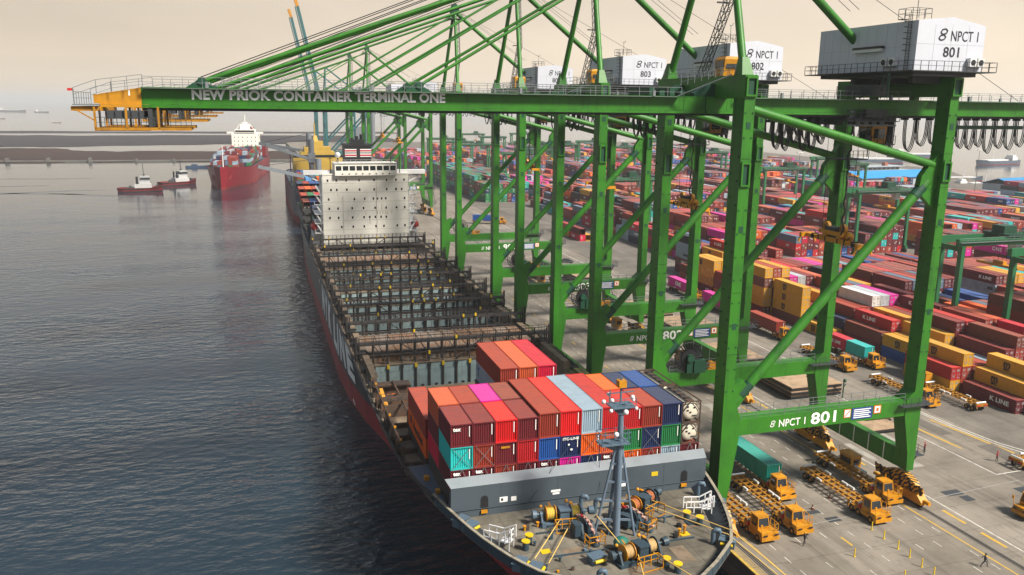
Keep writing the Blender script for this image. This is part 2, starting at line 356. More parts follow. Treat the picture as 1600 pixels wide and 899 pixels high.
# low mud banks beyond the fairway
def mud_mat(name, c, c2):
    m = paint(name, c, .9, .8, .012, wc=c2, spec=.15); return m
MUD = mud_mat('wet_mud', (.05,.027,.02), (.022,.014,.013)); MUD2 = mud_mat('grey_mud', (.036,.03,.031), (.018,.016,.019))
def bank(name, near, far, mat, z0=-4, z1=-2.5, seed=1):
    rn = random.Random(seed)
    def dense(l):
        o = []
        for (xa,ya),(xb,yb) in zip(l, l[1:]):
            for i in range(10):
                t = i/10; o.append((xa+(xb-xa)*t + rn.uniform(-4,4), ya+(yb-ya)*t + rn.uniform(-1,1)*min(14, abs(xb-xa)*.06)))
        return o+[l[-1]]
    b_ = MB(); b_.prism(dense(near)+dense(far)[::-1], 'z', z0, z1); o = b_.build(name, mat); o['kind'] = 'structure'; return o
bank('mudflat', [(-900,905),(-300,893),(-60,884),(60,895),(150,930)], [(-900,1165),(-330,1150),(-215,1142),(-180,1075),(20,1055),(90,1120),(160,1160)], MUD, seed=4)
bank('mudflat', [(-1200,1180),(-420,1168),(-240,1190),(-40,1262),(60,1262),(240,1250)], [(-1200,1560),(-500,1600),(-250,1560),(-100,1590),(240,1560)], MUD2, seed=5)
bank('mudflat', [(-1500,1690),(-250,1700),(300,1720)], [(-1500,1790),(-250,1790),(300,1790)], MUD2, seed=6)
mb = MB(); rn = random.Random(2); xx = -900
while xx < 60:
    L_ = rn.uniform(28,46); yb = 886 + (-60-xx)*.022 + rn.uniform(-1,1)
    mb.box(xx, xx+L_-1.5, yb, yb+7, -4, -1.6); mb.box(xx+L_-1.5, xx+L_, yb-3, yb+9, -4, rn.uniform(-.9,1.2)); xx += L_
o = mb.build('breakwater', paint('breakwater_stone', (.12,.115,.1), .9, .8, .05, wc=(.05,.05,.05))); tag(o, 'long low grey stone breakwater along the edge of the brown mudflat', 'breakwater')
# ================================================================ QUAY CRANES
HAZARD = None
def mat_hazard():
    m = bpy.data.materials.new('hazard_stripes'); m.use_nodes = True; t = m.node_tree; n = t.nodes; L = t.links
    b = n['Principled BSDF']; b.inputs['Roughness'].default_value = .5
    co = n.new('ShaderNodeTexCoord'); w = n.new('ShaderNodeTexWave'); w.bands_direction = 'DIAGONAL'; w.inputs['Scale'].default_value = .8
    L.new(co.outputs['Object'], w.inputs['Vector']); r = n.new('ShaderNodeValToRGB'); r.color_ramp.interpolation = 'CONSTANT'
    r.color_ramp.elements[0].color = (.02,.02,.02,1); r.color_ramp.elements[1].position = .5; r.color_ramp.elements[1].color = (.6,.28,.01,1)
    L.new(w.outputs['Fac'], r.inputs[0]); L.new(r.outputs[0], b.inputs['Base Color']); return m
HAZARD = mat_hazard()
GA = 30.48; HB = 9.8          # gauge, half leg spacing along the quay
def logo(parent, loc, s_, mat):
    """the terminal's mark: three stacked slanted bars inside an open six-sided outline"""
    b = MB()
    def st(pts, w=.15):
        for p, q in zip(pts, pts[1:]): b.bar((p[0]*s_,0,p[1]*s_), (q[0]*s_,0,q[1]*s_), w*s_, .03, 0, (0,1,0))
    hx = [(-.5,-.1),(-.2,-.32),(.28,-.22),(.5,.08),(.2,.32),(-.28,.22),(-.5,-.1)]
    for dx, dz in ((-.1,-.34),(.1,.34)): st([(x+dx,z+dz) for x, z in hx])
    st([(-.3,-.14),(.3,.14)],.12)
    o = b.build('emblem', mat, parent, loc); return o
def fittings(b, x, y, hy):       # lugs, manhole covers and a rung ladder on a leg
    z = 19.0
    while z < 55:
        for sx in (-1,1): b.box(x+sx*.5-.07,x+sx*.5+.07,y-hy-.09,y-hy-.005,z,z+.16,1)
        b.box(x-.83,x-.725,y-.8,y-.62,z+.6,z+.8,1); b.box(x-.83,x-.725,y+.62,y+.8,z+1.4,z+1.6,1); z += 2.9
    for zz in (27.2,39.5,52): b.box(x-.3,x+.3,y-hy-.04,y-hy-.003,zz,zz+.8,1)
    for dy in (-.22,.22): b.bar((x+.95,y+dy,16.5),(x+.95,y+dy,55),.06,.06,1)
    z = 17
    while z < 55: b.bar((x+.95,y-.22,z),(x+.95,y+.22,z),.05,.05,1); b.bar((x+.7,y+.22,z),(x+.95,y+.22,z),.04,.04,1) if int(z) % 4 == 0 else None; z += .9
def sea_leg(s):
    b = MB(); y0, y1 = s*HB-1.2, s*HB+1.2
    b.zbox([(2.2,-.62,.62,y0+.3,y1-.3),(4.2,-.7,.8,y0,y1),(12.4,-.72,1.9,y0,y1),(15.2,-.72,1.9,y0,y1),(18.5,-.72,.72,y0,y1),(55.6,-.72,.72,y0,y1)])
    for z in (24,32,45,48.5): b.zbox([(z,-.78,.78,y0-.06,y1+.06),(z+.12,-.78,.78,y0-.06,y1+.06)])
    b.prism([(.7,14.8),(3.6,18.6),(2.4,20.2),(.7,19.4)], 'y', s*HB-.5, s*HB+.5)
    fittings(b, 0, s*HB, 1.2)
    return b
def land_leg(s):
    b = MB(); y0, y1 = s*HB-1.15, s*HB+1.15
    b.zbox([(4.3,GA-.55,GA+.6,y0,y1),(7.2,GA-.75,GA+.65,y0,y1),(12.6,GA-1.95,GA+.68,y0,y1),(15.1,GA-1.95,GA+.68,y0,y1),(16.2,GA-.68,GA+.68,y0,y1),(56.2,GA-.68,GA+.68,y0,y1)])
    for z in (22,34,44.6,49): b.zbox([(z,GA-.74,GA+.74,y0-.05,y1+.05),(z+.12,GA-.74,GA+.74,y0-.05,y1+.05)])
    b.prism([(GA-.66,44.2),(GA-3.4,44.6),(GA-3.2,46),(GA-.66,49.2)], 'y', s*HB-.45, s*HB+.45)
    fittings(b, GA, s*HB, 1.15)
    return b
def frame_box(x, y, z, w, h):      # raised access frame with a dark recess
    b = MB(); t = .22
    b.box(x-w/2, x-w/2+t, y-.25, y, z-h/2, z+h/2); b.box(x+w/2-t, x+w/2, y-.25, y, z-h/2, z+h/2)
    b.box(x-w/2+t, x+w/2-t, y-.25, y, z+h/2-t, z+h/2); b.box(x-w/2+t, x+w/2-t, y-.25, y, z-h/2, z-h/2+t)
    b.box(x-w/2+t, x+w/2-t, y-.03, y, z-h/2+t, z+h/2-t, 1); return b
def bogie(cx, cy):
    b = MB()
    b.prism([(cy-3.6,1.9),(cy-2.6,3.2),(cy-.6,3.9),(cy+.6,3.9),(cy+2.6,3.2),(cy+3.6,1.9),(cy+3.6,1.5),(cy-3.6,1.5)], 'x', cx-.45, cx+.45, 0)
    for k in (-1,1):
        b.prism([(cy+k*2.4-2.1,1.0),(cy+k*2.4-1.2,1.75),(cy+k*2.4+1.2,1.75),(cy+k*2.4+2.1,1.0),(cy+k*2.4+2.1,.55),(cy+k*2.4-2.1,.55)], 'x', cx-.62, cx+.62, 2)
        for j in (-1.35,1.35): b.disc((cx,cy+k*2.4+j,.42), 'x', .4, .5, 12, 1)
        b.box(cx+.5, cx+1.3, cy+k*2.4-.5, cy+k*2.4+.5, .9, 1.7, 2)
    b.tube((cx,cy+4.4,1.1),(cx,cy+5.4,1.1),.28,8,2); b.tube((cx,cy-4.4,1.1),(cx,cy-5.4,1.1),.28,8,2)
    for j in range(10): b.bar((cx-.7,cy-4.3+j*.95,1.95),(cx-.7,cy-3.9+j*.95,3.3), .1,.34, 0 if j % 2 else 1)
    b.box(cx-.62, cx-.5, cy-4.5, cy+4.5, 2.0, 3.1, 0)
    return b
def stairs(b, x, y0, z0, z1, mi=0, side=1):
    z = z0; k = 0
    while z < z1-.5:
        zn = min(z+4.2, z1); a, c = (y0, y0+3.6) if k % 2 == 0 else (y0+3.6, y0)
        for dx in (0,.9):
            b.bar((x+dx,a,z),(x+dx,c,zn),.08,.25,mi); b.bar((x+dx,a,z+1),(x+dx,c,zn+1),.05,.05,mi)
        n = 11
        for i in range(n): t = (i+.5)/n; b.bar((x,a+(c-a)*t,z+(zn-z)*t),(x+.9,a+(c-a)*t,z+(zn-z)*t),.25,.05,mi)
        yl = c-.3 if c > a else c-.9
        b.box(x-.2, x+1.3, min(yl,yl+1.2), max(yl,yl+1.2), zn-.1, zn, mi); b.rail([(x+1.3,yl,zn),(x+1.3,yl+1.2,zn)],1.1,1.2,.05,mi)
        b.bar((x-.8,c,zn-.1),(x,c,zn-.1),.12,.12,mi)
        z = zn; k += 1
def make_crane():
    r = empty('quay_crane'); U = lambda n, b, m=GREEN, p=None: b.build(n, m, p or r)
    for s in (-1,1):
        lg = U('leg', sea_leg(s), [GREEN,DKGREEN])
        for z in (46.6,): U('access_frame', frame_box(0, s*HB-1.2, z, 1.25, 2.9), [GREEN,DKGREEN], lg)
        lg2 = U('leg', land_leg(s), [GREEN,DKGREEN]); U('access_frame', frame_box(GA, s*HB-1.15, 46.6, 1.25, 2.6), [GREEN,DKGREEN], lg2)
        # portal beam with its walkway
        y0, y1 = s*HB-1.05, s*HB+1.05; b = MB(); b.box(1.86, GA-1.92, y0, y1, 12.75, 14.95)
        pb = U('portal_beam', b); b = MB(); b.rail([(2.2,y0+.05,14.95),(GA-2.2,y0+.05,14.95)],1.1,2.1,.055); b.rail([(2.2,y1-.05,14.95),(GA-1.2,y1-.05,14.95)],1.1,2.1,.055)
        U('railing', b, RAILG, pb)
        b = MB(); b.box(GA-3.2, GA+2.0, y0-.9, y0-.02, 14.3, 14.42); b.rail([(GA-3.2,y0-.9,14.42),(GA+2,y0-.9,14.42),(GA+2,y1,14.42)],1.1,1.3,.055); b.box(GA+.75,GA+2.0,y0,y1,14.3,14.42)
        stairs(b, GA+1.2, s*HB+.4, 6.3, 14.3)
        b.box(GA+.7, GA+2.6, s*HB-.8, s*HB+1.6, 6.1, 6.22); b.rail([(GA+2.6,s*HB-.8,6.22),(GA+2.6,s*HB+1.6,6.22)],1.1,1,.055)
        b.bar((GA+.7,s*HB,4.4),(GA+2.4,s*HB,6.1),.12,.2); b.bar((GA+.6,s*HB-.2,12.2),(GA+1.9,s*HB-.2,14.3),.12,.16)
        U('stairway', b, DGREY)
        b = MB(); b.tube((1.4,s*HB,17.0),(GA-1.9,s*HB,45.3),.66,14); b.prism([(GA-3.0,43.6),(GA-1.2,45.6),(GA-.66,43.4),(GA-.66,41.5)], 'y', s*HB-.4, s*HB+.4)
        br = U('diagonal_brace', b); b = MB()
        for t in (.035,.06,.93,.95): p = Vector((1.4,s*HB,17.0)).lerp(Vector((GA-1.9,s*HB,45.3)),t); q = p+Vector((.7,0,.68)); b.tube(p,q,.72,14,0); b.cut()
        U('clamp_band', b, DKGREEN, br)
        b = MB(); b.tube((.6,s*HB,54.4),(GA-1.2,s*HB,47.4),.56,14); U('upper_brace', b)
        # A-frame on the water side
        b = MB(); b.tube((0,s*9.3,58.3),(1.3,s*.75,80.6),.5,12,0,.42); b.zbox([(58.3,-.8,.8,s*9.3-.9,s*9.3+.9),(60.4,-.45,.45,s*9.0-.45,s*9.0+.45)])
        U('mast_leg', b)
    for x, nm in ((0,'sea'),(GA,'land')):
        b = MB(); b.box(x-.62, x+.62, -HB+1.16, HB-1.16, 4.3, 7.0); sb = U('sill_beam', b)
        b = MB()
        for k in range(5): b.box(x-.66, x-.625, -6.4+k*3.2, -6.25+k*3.2, 4.35, 6.95); b.cut()
        U('white_mark', b, LETTER, sb)
        b = MB(); z0, z1 = (55.6,58.3) if x == 0 else (56.2,58.6); b.box(x-.85, x+.85, -HB-1.25, HB+1.25, z0, z1)
        tb = U('top_cross_beam', b); U('access_frame', frame_box(x, -HB-1.25, (z0+z1)/2, 1.5, 2.3), [GREEN,DKGREEN], tb)
        for s in (-1,1): U('bogie', bogie(x, s*HB), [HAZARD, BLACK, YELLOW])
    # cabinets, cable boxes on the sill
    b = MB(); b.box(GA-2.6,GA-.9,-2.4,.4,.6,2.9); b.box(GA-2.7,GA-.8,-2.5,.5,2.9,3.05); b.rail([(GA-2.7,-2.5,3.05),(GA-2.7,.5,3.05)],.8,1,.05)
    cb = U('checker_cabin', b, YELLOW); b = MB(); b.box(GA-2.63,GA-2.58,-2.1,.1,1.7,2.6); b.box(GA-2.3,GA-1.2,-2.43,-2.38,1.7,2.6); U('window', b, GLASS, cb)
    # cable reel on the far portal beam
    b = MB(); cx, cz = 5.2, 17.4
    for k in range(28):
        a = 2*math.pi*k/28; b.bar((cx+.5*math.cos(a),HB-1.3,cz+.5*math.sin(a)),(cx+2.35*math.cos(a),HB-1.3,cz+2.35*math.sin(a)),.07,.5,0,(0,1,0))
    for rr in (1.2,2.3):
        b.path([(cx+rr*math.cos(2*math.pi*k/28),HB-1.3,cz+rr*math.sin(2*math.pi*k/28)) for k in range(29)], .07, 5)
    b.disc((cx,HB-1.3,cz),'y',1.25,.46,20); cr_ = U('cable_reel', b, BLACK)
    b = MB(); b.disc((cx,HB-1.8,cz),'y',.6,.7,12); b.box(cx+.6,cx+2.6,HB-2.1,HB-1.1,15.0,17.0); b.box(cx-.5,cx+.5,HB-1.9,HB-1.0,15,17); U('reel_drive', b, DKGREEN, cr_)
    b = MB(); b.disc((cx+4.4,HB-.6,15.7),'y',.55,.8,12); b.box(cx+3.8,cx+6.2,HB-.9,HB-.2,14.95,15.5); b.tube((cx+5.2,HB-.6,15.8),(cx+6.4,HB-.6,15.8),.35,10); U('hydraulic_unit', b, YELLOW)
    # girders behind the hinge, and the boom in front of it (hinge at x = -2.2)
    HX = -2.2
    def girder(x0, x1, s):
        b = MB(); y0, y1 = (s*3.9-.55, s*3.9+.55)
        b.box(x0, x1, y0, y1, 54.05, 55.72); b.box(x0, x1, y0-.28, y1+.28, 53.72, 54.03); b.box(x0, x1, y0+.1, y1-.1, 53.45, 53.7, 1)
        b.box(x0, x1, y0-.05, y1+.05, 55.73, 55.8)
        x = x0+3
        while x < x1: b.box(x,x+.05,y0-.03,y0-.002,54.05,55.72); x += 11.8
        return b
    def girder_rail(x0, x1, s):
        b = MB(); y = s*5.3
        b.box(x0, x1, min(s*4.45,y), max(s*4.45,y), 55.66, 55.71); b.rail([(x0,y,55.72),(x1,y,55.72)],1.1,1.9,.05)
        x = x0+6
        while x < x1: b.box(x,x+.3,y-.15,y+.15,55.75,56.4); x += 17
        return b
    for s in (-1,1):
        gd = U('girder', girder(HX+.15, GA+33, s), [GREEN,BLACK]); U('walkway_railing', girder_rail(2.2, GA-2, s), RAILG, gd); U('walkway_railing', girder_rail(GA+2, GA+33, s), RAILG, gd)
        b = MB(); b.box(-.4,.4,s*3.9-.5,s*3.9+.5,55.81,57); b.cut(); b.box(GA-.4,GA+.4,s*3.9-.5,s*3.9+.5,55.81,57); U('girder_hanger', b)
    b = MB()
    for x in (6,12,18,24,36,44,52,60): b.box(x, x+.5, -3.3, 3.3, 55.0, 55.6); b.cut()
    U('girder_tie', b)
    boom = U('boom', girder(-67.15, HX, -1), [GREEN,BLACK])
    U('boom_girder', girder(-67.15, HX, 1), [GREEN,BLACK], boom)
    b = MB()
    for x in range(-64, -4, 6): b.box(x, x+.4, -3.3, 3.3, 55.0, 55.6); b.cut()
    U('boom_tie', b, GREEN, boom)
    for s in (-1,1): U('walkway_railing', girder_rail(-66.9, -6, s), RAILG, boom)
    b = MB()
    for s in (-1,1):
        y0, y1 = s*3.9-.56, s*3.9+.56
        b.loft([[(-67.17,y0,54.05),(-67.17,y1,54.05),(-67.17,y1,55.72),(-67.17,y0,55.72)],[(-71.1,y0,54.05),(-71.1,y1,54.05),(-71.1,y1,55.05),(-71.1,y0,55.05)]])
        b.box(-71.1,-67.17,y0-.25,y1+.25,53.74,54.03); b.box(-68.35,-68.2,y0-.03,y0-.005,54.9,55.45,1)
    b.box(-71.6,-71.1,-4.5,4.5,54.1,55.0); U('boom_nose', b, [paint('nose_yellow',(.55,.25,.008),.5,.35,.6,wc=(.25,.1,.02),streak=.2),LETTER], boom)
    b = MB()
    for s in (-1,1):
        y = s*5.1; b.rail([(-66.9,y,55.7),(-71.2,y,55.1),(-73.3,y,54.3)],1.3,1.5,.055); b.box(-73.4,-71,y-.5,y+.5,53.9,54.02)
    b.box(-73.4,-72.2,-5,5,53.9,54.02); b.rail([(-73.3,-5,54.02),(-73.3,5,54.02)],1.2,1.4,.055); b.bar((-73.3,-5,54),(-73.3,-5,55.5),.1)
    U('nose_platform', b, RAILG, boom)
    b = MB(); b.box(-73.8,-73.35,-5.1,-4.9,55.3,55.55); U('warning_lamp', b, RED, boom)
    b = MB()                       # yellow inspection cradle hung under the nose
    for y in (-5.4,-2.2,2.2,5.4):
        b.box(-71.6,-62.5,y-.1,y+.1,51.45,51.75)
        for x in (-71.5,-68.6,-65.6): b.bar((x,y,51.6),(x,y,53.8),.2)
    b.box(-71.6,-66.5,-5.4,5.4,51.4,51.47); b.box(-73.6,-70.8,-5.3,5.3,53.35,53.8); b.bar((-73.2,-5.4,53.5),(-71.5,-5.4,52.4),.12); b.rail([(-66,-5.4,51.75),(-62.5,-5.4,51.75)],1.0,.5,.05,1); b.rail([(-71.4,-5.4,51.75),(-66,-5.4,51.75)],1.0,.8,.05,1)
    for q in range(7): b.bar((-71+q*.75,-5.45,51.8),(-71+q*.75,-5.45,53.6),.07,.07,1)
    b.box(-70.5,-67,-5.2,-1,52.6,53.4,1); b.box(-66.6,-66.2,-5.4,5.4,51.8,53.6,1)
    U('inspection_cradle', b, [paint('cradle_yellow',(.42,.19,.008),.5,.6,1.2,wc=(.14,.06,.02),streak=.3),DGREY], boom)
    b = MB()
    for s in (-1,1):
        for x in (-61.3,-38.3): b.prism([(x-1.6,55.8),(x+1.4,55.8),(x+.5,56.3),(x-.4,56.6)],'y',s*3.9-.25,s*3.9+.25); b.disc((x,s*3.9,56.5),'y',.42,.8,12); b.cut()
    U('stay_bracket', b, DKGREEN, boom)
    for s in (-1,1):
        b = MB(); b.tube((-60.8,s*3.9,56.6),(1.0,s*1.0,78.6),.25,8); U('outer_forestay', b)
        b = MB(); b.tube((-37.9,s*3.9,56.7),(1.0,s*.9,79.4),.18,8); U('inner_forestay', b)
        b = MB(); b.tube((-60.0,s*3.2,56.8),(1.2,s*.8,81.4),.05,5); b.cut(); b.tube((-61.4,s*3.4,56.9),(1.2,s*.6,81.8),.05,5); U('hoist_rope', b, BLACK)
    b = MB(); b.box(.3,2.4,-1.4,1.4,79.9,81.2); b.box(-.6,3.2,-2.3,2.3,78.2,78.3); b.rail([(-.6,-2.3,78.3),(3.2,-2.3,78.3),(3.2,2.3,78.3),(-.6,2.3,78.3),(-.6,-2.3,78.3)],1.1,1.2,.06)
    for s in (-1,1): b.disc((1.3,s*.8,81.7),'y',.8,.4,12)
    b.bar((1.3,0,81.2),(1.3,0,84),.1); U('mast_head', b, DKGREEN)
    b = MB(); b.tube((1.6,0,80.2),(GA-1.4,0,58.9),.56,12); b.zbox([(58.6,GA-2.2,GA-.2,-1.2,1.2),(59.6,GA-1.9,GA-.9,-.7,.7)]); U('backstay', b)
    b = MB()
    for s in (-.9,.9): b.tube((1.6,s,81.2),(GA-8,s,67.6),.04,5); b.cut()
    b.tube((2,0,80.5),(GA+24,1,56),.04,5); U('backstay_rope', b, BLACK)
    # lattice ladder tower between boom level and mast head
    b = MB(); p0 = Vector((2.6,5.2,58.4)); p1 = Vector((2.2,-1.2,67.5)); p2 = Vector((2.4,1.0,78.2))
    for a, c in ((p0,p1),(p1,p2)):
        cor = [Vector((i,j,0)) for i in (-.45,.45) for j in (-.45,.45)]
        for o_ in cor: b.bar(a+o_, c+o_, .09)
        n = 9
        for i in range(n):
            u0 = a.lerp(c,i/n); u1 = a.lerp(c,(i+1)/n)
            for i1, i2 in ((0,1),(1,3),(3,2),(2,0)): b.bar(u0+cor[i1],u1+cor[i2],.06); b.bar(u0+cor[i1],u0+cor[i2],.06)
    b.bar((0.6,-1.2,67.5),(2.2,-1.2,67.5),.2); U('ladder_tower', b, DGREY)
    # boom-latch cabin over the hinge
    b = MB(); b.zbox([(58.35,.2,2.6,-4.3,-2.2),(60.4,.2,2.6,-4.6,-2.2),(60.75,.5,2.4,-4.3,-2.4)]); lc = U('latch_cabin', b, YELLOW)
    b = MB(); b.box(.16,.22,-4.3,-2.5,59.3,60.2); b.box(.5,2.3,-4.52,-4.46,59.3,60.1); U('window', b, GLASS, lc)
    b = MB(); b.rail([(-1,-9,58.35),(-1,9,58.35)],1.1,1.6,.055); b.rail([(2.4,-9,58.35),(2.4,9,58.35)],1.1,1.6,.055); b.box(1,2.4,-8.5,8.5,58.3,58.36)
    b.rail([(-6,-5,57.0),(-1.2,-8,58.4)],1,.8,.05); b.bar((-6.5,-5.2,55.8),(-1.2,-8.6,58.4),.3,.12); U('stair_walkway', b, RAILG)
    b = MB()
    for y in (-4.4,3.4): b.prism([(-3.4,54.2),(-1.0,54.0),(.6,55.2),(.6,57.2),(-1.6,57.4),(-3.8,56.2)],'y',y,y+1.0); b.cut()
    for k in range(4): b.box(-5-k*1.4,-4.3-k*1.4,-3,3,55.85,56.5+.3*(k%2))
    U('hinge_bracket', b, DKGREEN)
    # machine house on the land side
    x0, x1, y0, y1 = 22.7, 33.3, -11.7, 7.0
    b = MB(); b.prism([(x0,59.35),(x1,59.35),(x1,65.0),((x0+x1)/2,65.9),(x0,65.35)],'y',y0,y1); 
    yy = y0+1.75
    while yy < y1: b.box(x0-.012,x0-.001,yy,yy+.05,59.4,65.3,1); yy += 1.76
    for xx in (x0+2.65,x0+5.3,x0+7.95): b.box(xx,xx+.04,y0-.012,y0-.001,59.4,65.0,1)
    b.box(x0+.02,x1-.02,y0-.012,y0-.001,62.55,62.59,1); b.box(x0-.012,x0-.001,y0,y1,62.3,62.34,1)
    mh = U('machine_house', b, [HOUSE, paint('panel_joint',(.4,.41,.45),.6,.2)])
    b = MB(); b.box(x0+.3,x1-.3,y0+.4,y1-.4,58.7,59.3)
    for y in (-9,-4,2): b.box(x0+2.5,x1-2,y,y+.8,57.9,58.7)
    U('house_base', b, [DGREY], mh)
    b = MB()
    for a in ((x0-1.3,y0-1.2,x1+1.3,y0-.01),(x0-1.3,y1+.01,x1+1.3,y1+1.2),(x0-1.3,y0,x0-.01,y1),(x1+.01,y0,x1+1.3,y1)): b.box(a[0],a[2],a[1],a[3],59.2,59.32)
    b.rail([(x0-1.3,y0-1.2,59.32),(x1+1.3,y0-1.2,59.32),(x1+1.3,y1+1.2,59.32),(x0-1.3,y1+1.2,59.32),(x0-1.3,y0-1.2,59.32)],1.15,1.25,.06); U('house_railing', b, DGREY, mh)
    b = MB()
    for i in (0,.55): b.bar((x0-.16,y0+1.0+i,59.4),(x0-.16,y0+1.0+i,66.2),.06)
    z = 59.6
    while z < 66: b.bar((x0-.16,y0+1.0,z),(x0-.16,y0+1.55,z),.05); z += .35
    z = 61.8
    while z < 66.2:
        b.path([(x0-.16,y0+.85,z),(x0-.75,y0+.9,z),(x0-.95,y0+1.28,z),(x0-.75,y0+1.65,z),(x0-.16,y0+1.7,z)],.03,4); z += .7
    b.rail([(x0-.9,y0+.2,65.6),(x0+2.0,y0+.2,65.6),(x0+2,y0+2.6,65.6),(x0-.9,y0+2.6,65.6),(x0-.9,y0+.2,65.6)],1.2,1,.05); b.box(x0-.9,x0,y0+1.8,y0+2.6,65.5,65.6)
    b.bar((x0+.5,y0+1,65.6),(x0+.5,y0+1,68.2),.06); b.path([(x0+.2,y0+1,68.4),(x0+.5,y0+1,68.2),(x0+.8,y0+1,68.35),(x0+.9,y0+1,68.7)],.05,4); U('roof_ladder', b, DGREY, mh)
    for xx in (x1-2.5,x1-1.25):
        b = MB(); b.box(xx,xx+1.0,y0-.65,y0-.05,59.9,61.0); b.disc((xx+.5,y0-.67,60.45),'y',.36,.06,14,1); U('air_conditioner', b, [WHITE,BLACK], mh)
    for yy in (y0+2.8,y0+4.2):
        b = MB(); b.box(x0-.65,x0-.05,yy,yy+1.1,59.9,61.0); b.disc((x0-.67,yy+.55,60.45),'x',.36,.06,14,1); U('air_conditioner', b, [WHITE,BLACK], mh)
    b = MB(); b.box(x0-.55,x0-.02,y0+5.5,y0+11,62.3,62.6); b.box(x0-.5,x0-.1,y0+5.6,y0+10.9,61.9,62.3,1); U('service_beam', b, [BLACK,WHITE], mh)
    logo(mh, ((x0+x1)/2-1.35, y0-.03, 63.75), 1.05, INK)
    text('NPCT 1', 1.25, mh, ((x0+x1)/2+2.15, y0-.02, 63.55), '-y', INK, width=4.3, weight=.0)
    b = MB(); b.zbox([(56.4,20.5,22.4,-8,-2),(57.6,20.5,22.4,-8,-2)]); b.rail([(20,-8.2,56.4),(20,-1,56.4)],1.1,1.2,.06); b.box(20,22.5,-8.2,-1,56.3,56.4)
    b.bar((23,-8,58.6),(20.5,-5,55.9),.2); b.rail([(23,-8,58.6),(20.5,-4,55.9)],1,.8,.05); U('house_stair', b, DGREY)
    b = MB(); b.bar((21.2,-9.3,56),(21.2,-9.3,59),.2); b.bar((20.4,-9.3,58.6),(23,-6,55.9),.12); b.bar((20.4,-9.3,57.6),(23,-6,55.9),.12); U('house_strut', b, DKGREEN)
    return r
def make_trolley(r):
    b = MB(); b.box(-4,4,-5.2,5.2,53.0,53.4); b.rail([(-4,-5.2,53.4),(4,-5.2,53.4)],1.1,1.2,.06); b.box(-3,3,-2.5,2.5,53.4,54.3); b.box(-4,-3,-3.2,3.2,52.4,53.0); b.box(3,4,-3.2,3.2,52.4,53.0)
    b.box(-1.6,1.8,-5.9,-5.3,53.45,54.5); b.box(-4.6,3.5,-6.4,-5.3,52.9,53.0); b.rail([(-4.6,-6.4,53),(3.5,-6.4,53)],1.1,.9,.06); 
    for q, (xx, yy) in enumerate(((-3.2,-4.6),(-1.2,-4.2),(1.4,-4.4),(2.8,-3.4),(-3,3.2))): b.box(xx,xx+1.0,yy,yy+.9,53.41,54.3+.25*(q%3),1)
    for q in range(4): b.disc((-2+q*1.3,-4.9,52.6),'y',.4,.3,10,1)
    b.bar((-4,-5.2,52.4),(4,-5.2,52.4),.2,.2,1)
    t = b.build('trolley', [DGREY,GREY], r); U = lambda n, b, m: b.build(n, m, t)
    b = MB(); b.zbox([(49.9,2.5,4.8,-2.6,-.2),(52.3,2.3,4.8,-2.8,0)]); b.box(2.2,4.9,-2.9,.1,52.3,52.5); b.box(2.32,2.42,-2.5,-.2,50.3,51.9,1); b.box(2.7,4.5,-2.83,-2.72,50.6,51.9,1); U('operator_cabin', b, [YELLOW,GLASS])
    b = MB(); b.box(1,6,-3.2,.4,49.7,49.85); b.rail([(1,-3.2,49.85),(6,-3.2,49.85),(6,.4,49.85)],1.1,1.1,.06)
    for x in (1.3,5.6): b.bar((x,-3,49.8),(x,-3,53),.12)
    b.box(-1.4,3,-1.8,1.8,47.6,47.75); b.rail([(-1.4,-1.8,47.75),(3,-1.8,47.75)],1.1,.9,.06); b.bar((-1.2,-1.7,48),(-1.2,-1.7,53),.1); b.bar((2.8,-1.7,48),(2.8,-1.7,53),.1); U('cabin_platform', b, DGREY)
    return t
def make_spreader(t, z=35.8):
    L_ = 6.05
    b = MB(); b.box(-.55,.55,-3.2,3.2,z,z+.7); b.box(-.45,.45,-L_,-3.2,z+.05,z+.55); b.box(-.45,.45,3.2,L_,z+.05,z+.55)
    for s in (-1,1):
        b.box(-1.22,1.22,s*L_-.25,s*L_+.25,z-.05,z+.6)
        for q in (-1,1): b.bar((q*1.15,s*L_,z),(q*1.5,s*L_,z-.8),.22); 
    b.box(-.9,.9,-2.4,2.4,z+1.1,z+1.7); b.box(-.6,.6,-1.9,-1.1,z+.7,z+1.1); b.box(-.6,.6,1.1,1.9,z+.7,z+1.1)
    for s in (-1,1): b.disc((0,s*1.8,z+2.1),'x',.7,.5,12)
    b.ball((.2,-2.9,z+1.2),.65,0,8,5)
    for s in (-1,1):
        for q in range(3): b.box(-.58,.58,s*(1.3+q*1.5)-.12,s*(1.3+q*1.5)+.12,z-.02,z+.74,1)
        b.box(-.47,.47,s*4.4-.5,s*4.4+.3,z+.1,z+.5,1); b.bar((-.5,s*3.3,z+.7),(-.5,s*3.9,z+1.3),.12,.12,1); b.rail([(-.8,s*1.2,z+1.7),(-.8,s*2.3,z+1.7)],.7,.6,.06,1)
    sp_ = b.build('spreader', [paint('spreader_yellow',(.66,.28,.007),.45,.35,1.5,wc=(.25,.1,.02),streak=.2),BLACK], t)
    b = MB(); b.box(-.3,.3,-.8,.9,z+.72,z+1.08); b.box(-.7,.7,-1.2,1.2,z+1.72,z+2.2); b.build('power_pack', DGREY, sp_)
    b = MB()
    for x in (-.7,.7):
        for y in (-1.9,1.9): b.tube((x,y,z+2.2),(x*1.6,y,53.0),.035,5)
    b.build('hoist_rope', BLACK, sp_)
    b = MB(); pz = [(-.9+.14*math.sin(k*1.3),-2.6+.14*math.cos(k*1.7),z+1.4+(52.6-z-1.4)*k/26) for k in range(27)]; b.path(pz,.13,5); b.build('power_cable', BLACK, sp_)
    return sp_
